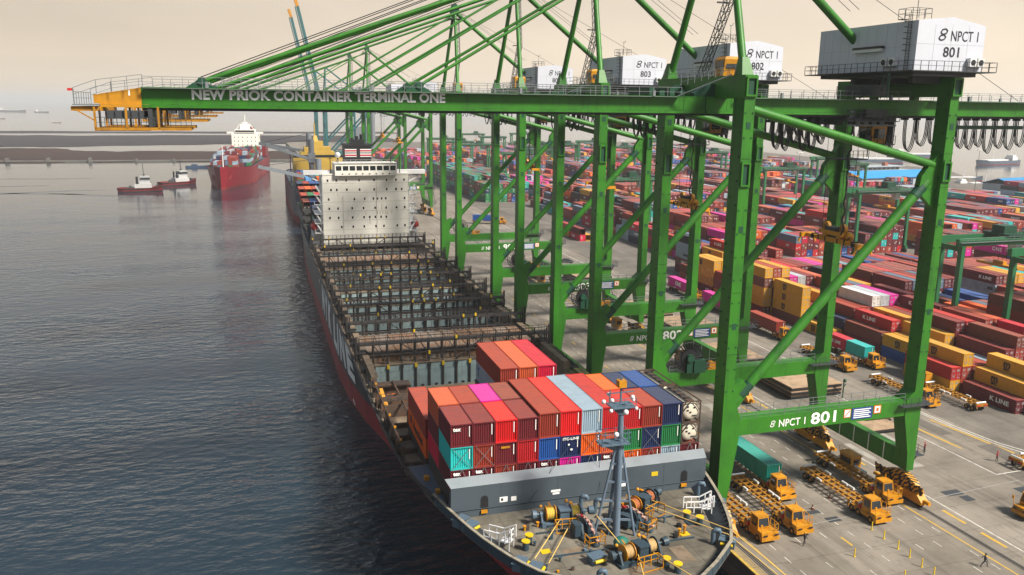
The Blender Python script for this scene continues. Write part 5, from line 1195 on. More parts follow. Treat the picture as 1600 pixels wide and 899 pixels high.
for bx in BOXES:
    x,y,t,n,c,zi,bi,row,bay = bx
    if id(bx) in KEEP:
        grow = row + sum(nr for _, nr in BLOCKS[:bi])
        lab = '%s container, %s, row %d from the quay, %s yard bay back' % (c, words_tier(t,n), grow+1, ORD[bay+sum(z[1] for z in ZONES[:zi])] if bay+sum(z[1] for z in ZONES[:zi]) < 20 else 'far %d' % bay)
        labels[lab] = labels.get(lab,0)+1
        if labels[lab] > 1: lab += ' behind'
        o = container(x,y,t*2.6,c,label=lab,group=YG,parts=project((x,y,0))[2] < 330)
        if row == 0 or (round(x-PITCH,1),round(y,1),t) not in occ:
            m_ = rs.choice(MARK.get(c,[None])) if (zi == 0) else None
            if m_ and project((x,y,0))[2] < 290:
                s_, sz, mm, w_ = m_
                if s_ == 'msc':
                    ctext(o,'m',1.3,'-x',mat=INK,w=1.5,u=.62,weight=.05,dz=.32); ctext(o,'sc',.8,'-x',mat=INK,w=1.3,u=.62,weight=.05,dz=-.55)
                else: ctext(o,s_,sz,'-x',mat=INK if mm == 'INK' else LETTER,w=w_,u=rs.choice((.3,.45,.6)),weight=.04)
                if s_ == 'MAERSK': b = MB(); b.box(-1.235,-1.222,9.2,10.6,.7,2.0); b.build('emblem', cmat('sky blue'), o)
        continue
    if id(bx) in GONE: continue
    cc = CCOL[c]; k = rs.uniform(.75,1.15); cc = tuple(v*k for v in cc); x0,x1,y0,y1,z0,z1 = x-1.22,x+1.22,y,y+12.19,t*2.6,t*2.6+2.57
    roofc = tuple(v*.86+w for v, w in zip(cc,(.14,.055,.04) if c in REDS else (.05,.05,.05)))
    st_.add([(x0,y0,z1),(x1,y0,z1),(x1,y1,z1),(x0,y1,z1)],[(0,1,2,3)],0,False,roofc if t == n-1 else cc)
    st_.add([(x0,y0,z0),(x1,y0,z0),(x1,y0,z1),(x0,y0,z1)],[(0,1,2,3)],0,False,cc)
    st_.add([(x0,y1,z0),(x0,y0,z0),(x0,y0,z1),(x0,y1,z1)],[(0,1,2,3)],0,False,cc)
    st_.add([(x1,y0,z0),(x1,y1,z0),(x1,y1,z1),(x1,y0,z1)],[(0,1,2,3)],0,False,cc)
    st_.add([(x1,y1,z0),(x0,y1,z0),(x0,y1,z1),(x1,y1,z1)],[(0,1,2,3)],0,False,cc)
    if rs.random() < .5:
        w_ = rs.uniform(1.2,5); ya = y0+rs.uniform(.6,11-w_); lc = (.6,.6,.58) if sum(CCOL[c]) < .9 else (.03,.03,.05)
        st_.add([(x0-.02,ya+w_,z0+.9),(x0-.02,ya,z0+.9),(x0-.02,ya,z0+1.7),(x0-.02,ya+w_,z0+1.7)],[(0,1,2,3)],0,False,lc)
    for q in range(2):
        xa = x0+rs.uniform(.2,1.7); za = z0+rs.uniform(.5,1.8); st_.add([(xa,y0-.02,za),(xa+.45,y0-.02,za),(xa+.45,y0-.02,za+.4),(xa,y0-.02,za+.4)],[(0,1,2,3)],0,False,(.5,.5,.48))
pm = bpy.data.materials.new('container_paint_mixed'); pm.use_nodes = True; n_ = pm.node_tree.nodes; at = n_.new('ShaderNodeVertexColor'); at.layer_name = 'paint'
zz = n_.new('ShaderNodeTexNoise'); zz.inputs['Scale'].default_value = .7; zz.inputs['Detail'].default_value = 6; co_ = n_.new('ShaderNodeTexCoord'); pm.node_tree.links.new(co_.outputs['Object'], zz.inputs['Vector'])
rr_ = n_.new('ShaderNodeMapRange'); rr_.inputs[1].default_value = .3; rr_.inputs[2].default_value = .7; rr_.inputs[3].default_value = .7; rr_.inputs[4].default_value = 1.1; pm.node_tree.links.new(zz.outputs['Fac'], rr_.inputs[0])
mm_ = n_.new('ShaderNodeMixRGB'); mm_.blend_type = 'MULTIPLY'; mm_.inputs[0].default_value = 1; pm.node_tree.links.new(at.outputs['Color'], mm_.inputs[1]); pm.node_tree.links.new(rr_.outputs[0], mm_.inputs[2])
pm.node_tree.links.new(mm_.outputs[0], n_['Principled BSDF'].inputs['Base Color']); n_['Principled BSDF'].inputs['Roughness'].default_value = .55
o = st_.build('distant_containers', pm); tag(o, 'mass of stacked shipping containers filling the far yard', 'containers', None, 'stuff')

# ---------------------------------------------------------------- yard gantries
def make_rtg():
    r = empty('yard_gantry_crane'); U = lambda n, b, m=GREEN2: b.build(n, m, r); S = 23.4
    for y in (0,6.0):
        for x in (0,S):
            b = MB(); b.zbox([(1.8,x-.55,x+.55,y-.75,y+.75),(6,x-.5,x+.5,y-.6,y+.6),(23.2,x-.5,x+.5,y-.6,y+.6)]); U('leg', b)
        b = MB(); b.box(-1.5,S+1.5,y-.55,y+.55,23.22,24.9); b.box(-1.2,S+1.2,y-.3,y+.3,24.91,25.0); gd = U('girder', b)
        b = MB(); yy = y+(-1.2 if y == 0 else 1.2); b.rail([(-1.4,yy,24.2),(S+1.4,yy,24.2)],1.1,1.8,.07); b.box(-1.4,S+1.4,min(y,yy),max(y,yy),24.1,24.2); U('walkway', b, RAILG) 
    for x in (0,S):
        b = MB(); b.box(x-.5,x+.5,-1.5,7.5,1.6,2.7); b.box(x-.4,x+.4,.6,5.4,21.9,23.1); U('sill_beam', b)
        for y in (-.8,.8,5.2,6.8): b = MB(); b.disc((x,y,.8),'x',.8,.7,14); U('wheel', b, RUBBER)
    b = MB(); b.box(-1.6,1.4,1.3,4.8,2.75,5.2); b.rail([(-1.8,1,2.75),(-1.8,5,2.75)],1.1,1,.06); b.box(-1.7,1.5,1.2,4.9,5.2,5.3); U('engine_room', b, DKGREEN)
    b = MB(); b.box(13,18,-.8,6.8,25.05,25.6); b.box(13.6,17.4,1.2,4.8,25.6,27.4); b.rail([(12.8,-1,25.6),(18.2,-1,25.6),(18.2,7,25.6)],1.1,1,.06); t = U('trolley', b, DKGREEN)
    b = MB(); b.zbox([(20.6,18.3,20.3,1.6,3.8),(22.9,18.3,20.5,1.5,3.9)]); b.box(18.2,18.5,1.6,3.9,22.9,25.2); U('operator_cabin', b, paint('cabin_pale',(.45,.5,.5),.5,.2))
    b = MB(); b.box(14.6,16.6,-3,9,17.2,17.8); b.box(15,16.2,1.5,4.5,17.8,18.6); sp_ = U('spreader', b, YELLOW)
    b = MB()
    for x in (14.9,16.3):
        for y in (1.8,4.2): b.tube((x,y,18.4),(x,y,25),.05,4)
    b.build('hoist_rope', BLACK, sp_)
    return r
rtg = make_rtg()
RT = [(160.6,153.2,'near green yard gantry crane behind the nearest quay crane leg'),(161.4,133.6,'green yard gantry crane cut by the right edge, only its near leg showing'),(142.6,325,'green yard gantry crane straddling yellow stacks beyond the third quay crane'),(222,262,'green yard gantry crane mid yard, left of the nearest quay crane leg'),
 (255,372,'hazy yard gantry crane with its trolley near mid span, behind the middle yard rows'),(318,400,'hazy yard gantry crane right of the middle, before the ferry building'),(348,452,'second hazy yard gantry crane right of the middle, a little farther off'),(160.6,520,'hazy green yard gantry crane over the green container stacks'),(192,560,'hazy blue green yard gantry crane, right neighbour over the green stacks'),(223,690,'far hazy yard gantry crane, left of three on the skyline'),(285,700,'far hazy yard gantry crane, middle one on the skyline'),(160.6,760,'far hazy yard gantry crane near the quay'),(160.6,640,'hazy blue green yard gantry crane astride the green stacks, its nearer one of a pair'),(160.6,692,'hazy blue green yard gantry crane astride the green stacks, farther one of a pair'),(222.8,800,'faint yard gantry crane on the skyline, left one of the faint three'),(222.8,880,'faint yard gantry crane on the skyline, middle one of the faint three'),(285,900,'faint yard gantry crane on the skyline, right one of the faint three'),(205,610,'hazy blue green yard gantry crane, one row in from the green stacks'),(236,640,'hazy blue green yard gantry crane, two rows in from the green stacks'),(268,600,'hazy blue green yard gantry crane, three rows in from the green stacks'),(300,520,'hazy yard gantry crane left of the ferry building'),(348,705,'far hazy yard gantry crane, right of three on the skyline')]
for i, (x, y, lab) in enumerate(RT):
    c = rtg if i == 0 else copy_tree(rtg); c.location = (x,y,0); tag(c, lab, 'gantry crane', 'rubber tyred gantry cranes in the yard')

# ---------------------------------------------------------------- terminal tractors and trailers
def make_truck():
    r = empty('terminal_truck')         # origin under the front bumper, nose towards -y
    b = MB(); b.zbox([(.55,-1.25,1.25,.05,4.9),(1.05,-1.25,1.25,0,4.9)]); b.box(-1.2,1.2,.1,1.75,1.06,1.55); b.box(-1.3,1.3,-.12,.25,.5,1.0); b.box(-1.1,-.5,-.14,-.1,1.12,1.35,1); b.box(.5,1.1,-.14,-.1,1.12,1.35,1); b.box(-.45,.45,1.9,4.6,1.06,1.35,1)
    body = b.build('tractor_body', [YELLOW,BLACK], r)
    b = MB(); b.zbox([(1.06,-1.2,.55,1.2,2.9),(1.9,-1.2,.55,1.1,2.9),(3.1,-1.1,.45,1.35,2.85)]); b.box(-1.15,.5,1.3,2.9,3.1,3.22); cb = b.build('cab', YELLOW, r)
    b = MB(); b.loft([[(-1.05,1.07,1.95),(.42,1.07,1.95),(.36,1.3,2.95),(-1.0,1.3,2.95)],[(-1.05,1.13,1.95),(.42,1.13,1.95),(.36,1.36,2.95),(-1.0,1.36,2.95)]]); b.box(-1.23,-1.1,1.5,2.5,1.9,2.85); b.box(.45,.57,1.5,2.5,1.9,2.85); b.build('cab_window', GLASS, cb)
    b = MB(); b.rail([(.75,.2,1.06),(1.2,.2,1.06),(1.2,1.9,1.06)],1.5,.85,.06); b.bar((-1.2,.2,1),(-1.35,.1,2.6),.06); b.box(-1.5,-1.25,0,.12,2.3,2.8); b.bar((.4,2.7,3.2),(.4,2.7,3.6),.12); b.build('mirror_frame', YELLOW, r)
    for y in (1.0,3.4,4.7):
        for s in (-1,1): b = MB(); b.disc((s*1.05,y,.52),'x',.52,.42,14); b.disc((s*1.27,y,.52),'x',.22,.04,8,1); b.build('wheel', [RUBBER,YELLOW], r)
    return r
def make_trailer(p, dy=3.2, roll=True):
    b = MB()
    for s in (-1,1):
        b.box(s*.55-.1,s*.55+.1,dy,dy+12.9,1.12,1.5)
        for k in range(10): b.bar((s*1.25,dy+.6+k*1.3,1.35),(s*1.25,dy+1.5+k*1.3,.75),.07)
        b.box(s*1.25-.04,s*1.25+.04,dy+.3,dy+12.6,1.32,1.42)
    for k in range(12): b.box(-1.25,1.25,dy+.4+k*1.1,dy+.52+k*1.1,1.2,1.46)
    b.box(-1.25,1.25,dy,dy+.3,1.15,1.6,1); b.box(-1.3,1.3,dy+12.7,dy+12.95,1.05,1.55); b.box(-1.2,-.4,dy+12.96,dy+13.0,1.15,1.4,1); b.box(.4,1.2,dy+12.96,dy+13.0,1.15,1.4,1)
    for s in (-1,1): b.box(s*.75-.09,s*.75+.09,dy+2.6,dy+2.9,.1,1.2)
    o = b.build('trailer_frame', [paint('trailer_yellow',(.4,.18,.012),.6,.7,1.5,wc=(.12,.06,.025),streak=.4),RED], p)
    if roll:
        b = MB()
        for y in (.4,4.3,5.7,9.4,12.6): b.tube((1.35,dy+y,1.62),(1.35,dy+y+1.15,1.62),.17,8) if y not in (.4,12.6) else b.tube((-1.1,dy+y,1.75),(1.1,dy+y,1.75),.16,8)
        b.tube((-1.35,dy+8,1.55),(-1.35,dy+9,1.55),.15,8); b.build('guide_roller', WHITE, o)
    for y in (10.6,11.9):
        for s in (-1,1): b = MB(); b.disc((s*.95,dy+y,.52),'x',.52,.5,14); b.disc((s*1.21,dy+y,.52),'x',.22,.04,8,1); b.build('wheel', [RUBBER,YELLOW], p)
truck = make_truck(); make_trailer(truck)
TG = 'yellow terminal tractors with skeleton trailers'
TR = [(61.3,82.3,0,'yellow tractor with empty trailer nearest the bow of the berthed ship'),(66.7,82.6,0,'yellow tractor with empty trailer, second from the ship, worker standing at its nose'),(78.8,82.2,0,'yellow tractor with empty trailer, left of the pair under the land side portal'),(84.3,86.2,0,'yellow tractor with empty trailer parked along the land side crane rail'),
 (70.6,91.6,0,'yellow tractor carrying a teal green container under the nearest crane'),(120.3,116.3,0,'yellow tractor behind the land leg of the nearest crane, empty trailer on the yard road'),(120.0,138.6,0,'yellow tractor with empty trailer beside the yard stacks, left of two abreast'),(127.2,138.4,0,'yellow tractor hauling a red and a teal container past the yard stacks'),
 (121.4,162.0,0,'yellow tractor hauling one brown container on the yard road'),(122.6,207,0,'yellow tractor hauling a magenta container, far along the yard road'),(122.2,186,0,'yellow tractor hauling a magenta container, nearer of two on the yard road'),(98.4,78.6,R(-90),'yellow tractor at the far right edge of the apron, facing the ship'),
 (128.0,91.4,R(90),'yellow trailer whose tail shows at the right edge below the yard'),(127.4,128.6,R(180),'yellow tractor driving away from the camera, empty trailer beside the yellow stacks')]
for i, (x, y, a, lab) in enumerate(TR):
    c = truck if i == 0 else copy_tree(truck); c.location = (x,y,0.02); c.rotation_euler = (0,0,a); tag(c, lab, 'truck', TG)
LG = 'containers riding on trailers'
def load(x, y, c, lab, L_=12.19, mk=None):
    o = container(x,y,1.55,c,L_=L_,label=lab,group=LG,door=False)
    if mk: ctext(o,mk[0],mk[1],'-x',L_=L_,mat=LETTER,w=mk[2],weight=.04)
load(70.6,95.2,'teal green','teal green container riding on the trailer under the nearest crane')
load(127.2,142.2,'turquoise','turquoise short container, front one of two on the same trailer',6.06); load(127.2,148.5,'crimson','crimson short container riding behind a turquoise one',6.06,('K LINE',.7,2.9))
load(121.4,166,'brick','brick red container riding on a trailer on the yard road'); load(122.6,211,'magenta','magenta container on the farther trailer of the yard road',12.19,('ONE',1.2,3.4)); load(122.2,190,'magenta','magenta container on the nearer trailer of the yard road',12.19,('ONE',1.2,3.4))
b = MB()
c = copy_tree(truck); c.location = (115.4,372,.02); c.rotation_euler = (0,0,R(70)); tag(c,'distant tractor with two blue containers crossing the open apron','truck',TG)
container(112,373.3,1.55,'blue',L_=12.19,rz=R(70),label='blue container on the distant tractor crossing the open apron',group=LG,door=False)

# ---------------------------------------------------------------- hatch covers stacked on the apron
HG = 'hatch covers stacked on the apron'
b0 = None
for i, (x, y, n, lab) in enumerate(((96.6,127.2,3,'pile of weathered hatch covers behind the portal of the nearest crane'),(97.5,108.5,1,'low weathered hatch cover beside the land leg of the nearest crane'),(93.6,148.5,2,'pile of weathered hatch covers with pale tops below crane 802'),(96.4,170.5,3,'pile of weathered hatch covers on the far side of crane 802'),(95,192,2,'pile of hatch covers under the land side of crane 803'),(96,234,3,'pile of hatch covers under the land side of crane 804'),(101.6,112.5,2,'broken dark timber pile right of the low hatch cover'))):
    w_, l_ = (11.5,13.2) if i < 6 else (5.5,3.4)
    if i in (1,): w_, l_ = 8.5, 11
    r = empty('hatch_cover_pile', (x,y,0)); tag(r, lab, 'hatch covers', HG); rq = random.Random(i)
    for k in range(n):
        b = MB(); ox, oy, z = rq.uniform(-.25,.25), rq.uniform(-.3,.3), .25+k*.85
        b.box(ox,ox+w_,oy,oy+l_,z+.55,z+.74,0)
        for q in range(5): b.box(ox+.1+q*(w_-.4)/4,ox+.3+q*(w_-.4)/4,oy+.05,oy+l_-.05,z,z+.55,1)
        b.box(ox+.05,ox+w_-.05,oy+.02,oy+.14,z+.1,z+.55,1); b.box(ox+.02,ox+.14,oy+.15,oy+l_-.1,z+.1,z+.55,1)
        for q in range(6): b.box(ox+.3,ox+w_-.3,oy+.4+q*l_/6,oy+.5+q*l_/6,z+.741,z+.8,0)
        b.build('hatch_cover', [WOOD,BLACK], r)
# crates, cone, marker posts, lamp posts
b = MB(); b.box(0,2.4,0,1.3,.01,.12); b.box(0,.1,0,1.3,.12,.8); b.box(2.3,2.4,0,1.3,.12,.8); b.box(.1,2.3,0,.1,.12,.8); b.box(.1,2.3,1.2,1.3,.12,.8); b.box(1.1,1.2,.1,1.2,.12,.7); b.box(.3,.9,.3,.9,.13,.6,1)
tag(b.build('steel_bin',[paint('bin_grey',(.3,.3,.29),.6,.5),DGREY],None,(73.4,93.6,0),R(80)),'open grey steel bin standing in front of the truck with the teal container','bin')
for x, y, l_ in ((72.6,88.8,'small dark traffic cone on the lane dashes, nearer to the ship'),(77.2,91.0,'small dark traffic cone beside the empty trailer under the portal')):
    b = MB(); b.tube((0,0,.04),(0,0,.75),.2,10,0,.05); b.box(-.28,.28,-.28,.28,.005,.04,0); b.tube((0,0,.35),(0,0,.5),.136,10,1,.1); tag(b.build('traffic_cone',[paint('dirty_cone',(.12,.03,.015),.7,.6),LETTER],None,(x,y,.006)),l_,'cone')
PG = 'yellow marker posts beside the truck lanes'
for i, (px_, py_) in enumerate(((1403,858),(1421,871),(1440,886),(1459,900),(1381,842),(1362,828),(1413,905),(1335,870))):
    d = fw*F_PX + rt2*(px_-800) - up2*(py_-449.5); g = Vector((0,0,CAM_Z)) + d*(-CAM_Z/d.z); b = MB(); b.box(-.06,.06,-.05,.05,.05,1.15); b.box(-.14,.14,-.14,.14,0.001,.05)
    tag(b.build('marker_post',[MATS['safety_yellow']],None,(g.x,g.y,.004)),'short yellow marker post standing on the paving beside the truck lanes','post',PG)
def flood(x, y, lab, h=25):
    b = MB(); b.tube((0,0,0),(0,0,h),.22,8,0,.1); b.box(-1.6,1.6,-.3,.3,h,h+.3); 
    for k in range(4): b.box(-1.5+k*.8,-.9+k*.8,-.6,-.3,h+.02,h+.5,1)
    tag(b.build('floodlight_mast',[GREY,WHITE],None,(x,y,0)),lab,'lamp mast','floodlight masts in the yard')
for x, y, l_ in ((191,300,'tall floodlight mast left of the nearest crane leg'),(255,345,'tall floodlight mast in the middle of the yard'),(224,480,'tall floodlight mast far back in the yard'),(381,360,'tall floodlight mast before the moored vessels'),(300,560,'tall floodlight mast near the far end of the yard')): flood(x,y,l_,34)
b = MB(); b.tube((0,0,0),(0,0,3.6),.12,8); b.ball((0,-.2,3.6),.35); b.bar((0,0,2.2),(.5,0,2.8),.12); tag(b.build('signal_post',DKGREEN,None,(107.5,126,0)),'short dark green signal post beside the white road line','post')
# parked car
def make_car():
    r = empty('parked_car',(109.2,271,0),R(62)); b = MB(); prof = [(.3,0),(.75,-.05),(.95,.9),(1.42,1.6),(1.5,3.2),(1.0,4.4),(.85,4.6),(.3,4.65)]
    b.loft([[(x,y,z) for z,y in prof] for x in (-.88,.88)],0,True); b.build('body', BLACK, r); b = MB(); b.loft([[(x,1.02,.98),(x*.93,1.6,1.4),(x*.93,3.15,1.46),(x,4.2,1.02)] for x in (-.89,.89)],0,True); b.build('window', GLASS, r)
    for y in (.85,3.7):
        for s in (-1,1): b = MB(); b.disc((s*.8,y,.33),'x',.33,.22,12); b.build('wheel', RUBBER, r)
    tag(r,'dark parked car on the apron beyond the third crane portal','car')
make_car()

# ---------------------------------------------------------------- people
def person(x, y, rz, lab, shirt, leg=(.02,.022,.03), stride=.0, arm=.12, helmet=None):
    J = {'p':(0,0,.95),'c':(0,0,1.2),'s':(0,0,1.43),'n':(0,0,1.52),'h':(0,-.02,1.63),'t':(0,-.02,1.74)}
    E_ = [('p','c'),('c','s'),('s','n'),('n','h'),('h','t')]; rad = {'p':.15,'c':.15,'s':.14,'n':.06,'h':.105,'t':.085}
    for s, k in ((-1,'l'),(1,'r')):
        f = s*stride
        J.update({k+'hip':(s*.1,0,.9),k+'kn':(s*.12,-f*.45-.03,.5),k+'an':(s*.13,-f*.55+max(0,-f)*.1+.02,.09),k+'to':(s*.14,-f*.55-.16,.04),k+'sh':(s*.2,0,1.4),k+'el':(s*(.24+arm*.6),f*.2+.03,1.13),k+'ha':(s*(.25+arm),f*.34-.06,.88)})
        rad.update({k+'hip':.1,k+'kn':.065,k+'an':.045,k+'to':.04,k+'sh':.07,k+'el':.048,k+'ha':.045}); E_ += [('p',k+'hip'),(k+'hip',k+'kn'),(k+'kn',k+'an'),(k+'an',k+'to'),('s',k+'sh'),(k+'sh',k+'el'),(k+'el',k+'ha')]
    ks = list(J); me = bpy.data.meshes.new('person'); me.from_pydata([J[k] for k in ks],[(ks.index(a),ks.index(c)) for a,c in E_],[])
    o = bpy.data.objects.new('person', me); col.objects.link(o); sk = o.modifiers.new('skin','SKIN'); sb = o.modifiers.new('sub','SUBSURF'); sb.levels = 1; sb.render_levels = 1
    for i, k in enumerate(ks): me.skin_vertices[0].data[i].radius = (rad[k],rad[k]*.85)
    me.skin_vertices[0].data[0].use_root = True
    dg = bpy.context.evaluated_depsgraph_get(); m2 = bpy.data.meshes.new_from_object(o.evaluated_get(dg)); bpy.data.objects.remove(o)
    mats = [paint('cloth_%d' % hash(shirt+leg), shirt,.8,.2), paint('trousers_dark', leg,.85,.2), paint('skin_brown',(.25,.12,.07),.6,.1), RUBBER]
    m2.materials.clear(); [m2.materials.append(m) for m in mats]
    for p in m2.polygons:
        c_ = p.center; p.material_index = 2 if (c_.z > 1.5 or (abs(c_.x) > .2 and c_.z < .98 and c_.z > .8)) else 3 if c_.z < .1 else 1 if c_.z < .95 and abs(c_.x) < .25 else 0; p.use_smooth = True
    o = link('person', m2, None, (x,y,.006), rz); tag(o, lab, 'person', 'dock workers')
    b = MB(); b.ball((0,-.02,1.74),.135,0,10,6,.75); b.box(-.1,.1,-.2,-.1,1.71,1.74); b.build('helmet', paint('helmet_%d' % hash(helmet), helmet,.4,.1) if helmet else BLACK, o)
    return o
person(65.4,80.9,R(100),'worker in dark clothes walking at the nose of the second yellow tractor',(.03,.03,.04),stride=.5,helmet=(.6,.3,.02))
person(83.4,70.2,R(60),'worker in dark clothes striding across the yellow line, lowest figure on the apron',(.02,.022,.028),stride=.7,arm=.3)
person(102.9,100.4,R(200),'worker in dark red top standing by the crane stairway',(.14,.015,.02),stride=.1,helmet=(.5,.02,.02))
person(111.4,94.3,R(20),'worker in red top alone on the apron near the right edge',(.3,.02,.03),stride=.15,helmet=(.5,.02,.02))
# ================================================================ OTHER VESSELS
def boat_hull(b, L_, B_, z0, z1, mi_low=1, mi_up=0, zb=None, bowrise=1.5, fine=.35, n=14):
    """bow at y = 0 pointing -y, stern at y = L_; hull from z0 to z1 with a colour change at zb"""
    zb = z0+(z1-z0)*.35 if zb is None else zb
    def hb(y, k):
        t = min(1, max(0,y)/(L_*fine)); a = (1-(1-t)**2)**.6; st = 1 if y < L_*.85 else 1-.22*((y-L_*.85)/(L_*.15))**2
        return B_/2*a*st*(k+(1-k)*t)
    rows = [(z0,.45),(zb,.6),(z1,1.0)]
    yl = [L_*((i/n)**1.4) for i in range(n+1)]
    for s in (-1,1):
        for i in range(n):
            for j in range(2):
                def P(y, r_, top): 
                    z, k = r_; rk = -(z1-z)*.12*(1 if y < .01 else max(0,1-y/(L_*.2))); up_ = bowrise*max(0,1-y/(L_*.3))**1.5 if top else 0
                    return (s*hb(y,k)+(s*.05), y-rk, z+up_)
                q = [P(yl[i],rows[j],0),P(yl[i+1],rows[j],0),P(yl[i+1],rows[j+1],j==1),P(yl[i],rows[j+1],j==1)]
                b.add(q,[(0,1,2,3) if s > 0 else (3,2,1,0)], mi_low if j == 0 else mi_up, True)
    vv = []
    for s in (-1,1): vv += [(s*hb(y,1)*.97,y,z1-.6+bowrise*.6*max(0,1-y/(L_*.3))**1.5) for y in yl]
    b.add(vv,[(i,n+1+i,n+2+i,i+1) for i in range(n)],2)
    ye = L_; b.add([(-hb(ye,.45)-.05,ye,z0),(hb(ye,.45)+.05,ye,z0),(hb(ye,1)+.05,ye,z1),(-hb(ye,1)-.05,ye,z1)],[(3,2,1,0)],mi_up)
    return hb
FRED = paint('ship_red_hull', (.2,.006,.014), .4, .3, .08, wc=(.2,.01,.02)); FRED2 = paint('boot_red', (.24,.02,.02), .6, .4, .1)
# the red container ship leaving, with its tugs
r = empty('container_ship', (-17,590,0), R(-6.6)); tag(r, 'red hulled container ship turned bow on in the fairway, white superstructure behind its containers', 'ship')
b = MB(); boat_hull(b, 212, 31, -3.5, 9.2, 1, 0, -1.2, 3.2, .3, 18); hb_ = b.build('hull', [FRED,FRED2,SDARK], r)
for s in (-1,1): b = MB(); b.disc((s*5.2,9,5.6),'y',1.1,.6,10); b.bar((s*5.2,8,5.6),(s*5.2,7.4,3.4),.5); b.build('anchor', FRED2, hb_)
b = MB(); b.tube((0,16,9),(0,16,26),.5,8,0,.3); b.bar((-1.6,16,20),(1.6,16,20),.3); b.build('foremast', WHITE, r)
rn = random.Random(8); b = MB(); cl = ['brick','maroon','maroon','slate','navy','brown','light blue grey','brick','maroon','grey','green']
for bay in range(9):
    n_ = 6 if bay == 0 else 8 if bay == 1 else 11; y = 24+bay*13.4
    for i in range(n_):
        h_ = rn.choice((1,2,3,3) if bay < 2 else (2,3,4,4)); x = (i-(n_-1)/2)*2.5
        for t in range(h_):
            c_ = CCOL[rn.choice(cl)]; b.box(x-1.2,x+1.2,y,y+12.2,9.4+t*2.6,11.95+t*2.6,0,c_,False)
o = b.build('deck_cargo', pm, r); o['kind'] = 'stuff'
b = MB(); b.box(-10.8,10.8,150,162,8.8,29.8); b.box(-14.5,14.5,150.5,153,29.2,30.6); b.zbox([(29.82,-8,8,149.5,158),(32.6,-8,8,149.5,158)]); b.zbox([(32.62,-3.6,3.6,150.5,158),(37,-3.4,3.4,151,157)]); b.box(-1.4,1.4,152,156,37,38.6); b.tube((0,154,39),(0,154,45),.3,6); b.bar((-7,153,32.6),(-4,153,37),.4); b.bar((7,153,32.6),(4,153,37),.4); b.bar((-3,154,38),(3,154,38),.3)
a_ = b.build('superstructure', ACC, r); b = MB(); b.box(-7.6,7.6,149.4,149.48,30.4,31.9)
for x0 in (-2.6,.4): b.box(x0,x0+2.2,150.85,150.95,33.3,35.4)
for k in range(5):
    for x in (-8.5,-5.5,-2,1.8,5.2,8.2): b.cut(); b.box(x-.3,x+.3,149.92,149.99,13+k*3.2,13.9+k*3.2)
b.build('window', GLASS, a_); b = MB(); b.box(-4,4,170,182,8.8,34); b.box(10,14,170,196,9,18); b.box(-14,-10,175,196,9,16); b.build('funnel', FRED, r)
# geared ship on the next berth
r = empty('general_cargo_ship', (36.4,388,0), SROT); tag(r, 'dark blue ship with yellow superstructure on the next berth, grey jibs swung over the water', 'ship')
b = MB(); boat_hull(b, 176, 31, -3.5, 12.5, 1, 0, 0, 1.5, .22, 14); b.build('hull', [paint('dark_blue_hull',(.012,.022,.05),.45,.4,.1),FRED2,SDARK], r)
rn = random.Random(4); b = MB(); cl = ['blue','navy','sky blue','orange','green','brick','slate','teal green']
for bay in range(4):
    for i in range(10):
        for t in range(rn.choice((2,3,3))): b.box(-13+i*2.6,-10.6+i*2.6,12+bay*13.2,24.2+bay*13.2,12.6+t*2.6,15.15+t*2.6,0,CCOL[rn.choice(cl)],False)
o = b.build('deck_cargo', pm, r); o['kind'] = 'stuff'
SHY = paint('superstructure_yellow', (.55,.36,.06), .5, .35, .15)
b = MB(); b.box(-13,13,76,88,12,27); b.box(-9,9,76.2,88,27,29); b.box(-7,7,76.5,87,29,31.5); b.box(-4.5,3,77,86,31.5,34.5); b.zbox([(34.5,-2.2,.6,78,83),(37.5,-1.6,0,79,82)]); b.tube((-1,81,37.5),(-1,81,44),.35,6); a_ = b.build('superstructure', SHY, r)
b = MB(); b.box(-13,13,75.9,75.98,26,27.3); b.box(-14.9,-14.5,70,74,13,28); b.build('window', GLASS, a_)
for (x, y, z, tx, ty, tz) in ((-3,33,18,-31.5,26,25),(-4,66,26,-27,58,33.5),(-3,100,28,-30,110,32)):
    b = MB(); b.tube((x,y,12),(x,y,z+10),1.5,12); b.zbox([(z-2,x-2,x+2,y-2,y+2),(z+3,x-1.8,x+1.8,y-1.8,y+1.8)]); cr_ = b.build('deck_crane', GREY, r)
    b = MB(); b.bar((x-1.5,y-1,z),(tx,ty-.8,tz),.9,1.6); b.bar((x-1.5,y+1,z),(tx,ty+.8,tz),.9,1.6)
    for k in range(10): t = k/10+.05; p = Vector((x-1.5,y,z)).lerp(Vector((tx,ty,tz)),t); b.bar(p+Vector((0,-1,0)),p+Vector((0,1,0)),.5)
    b.build('jib', GREY, cr_); b = MB(); b.tube((x,y,z+10),(tx,ty,tz),.12,5); b.build('jib_rope', BLACK, cr_)
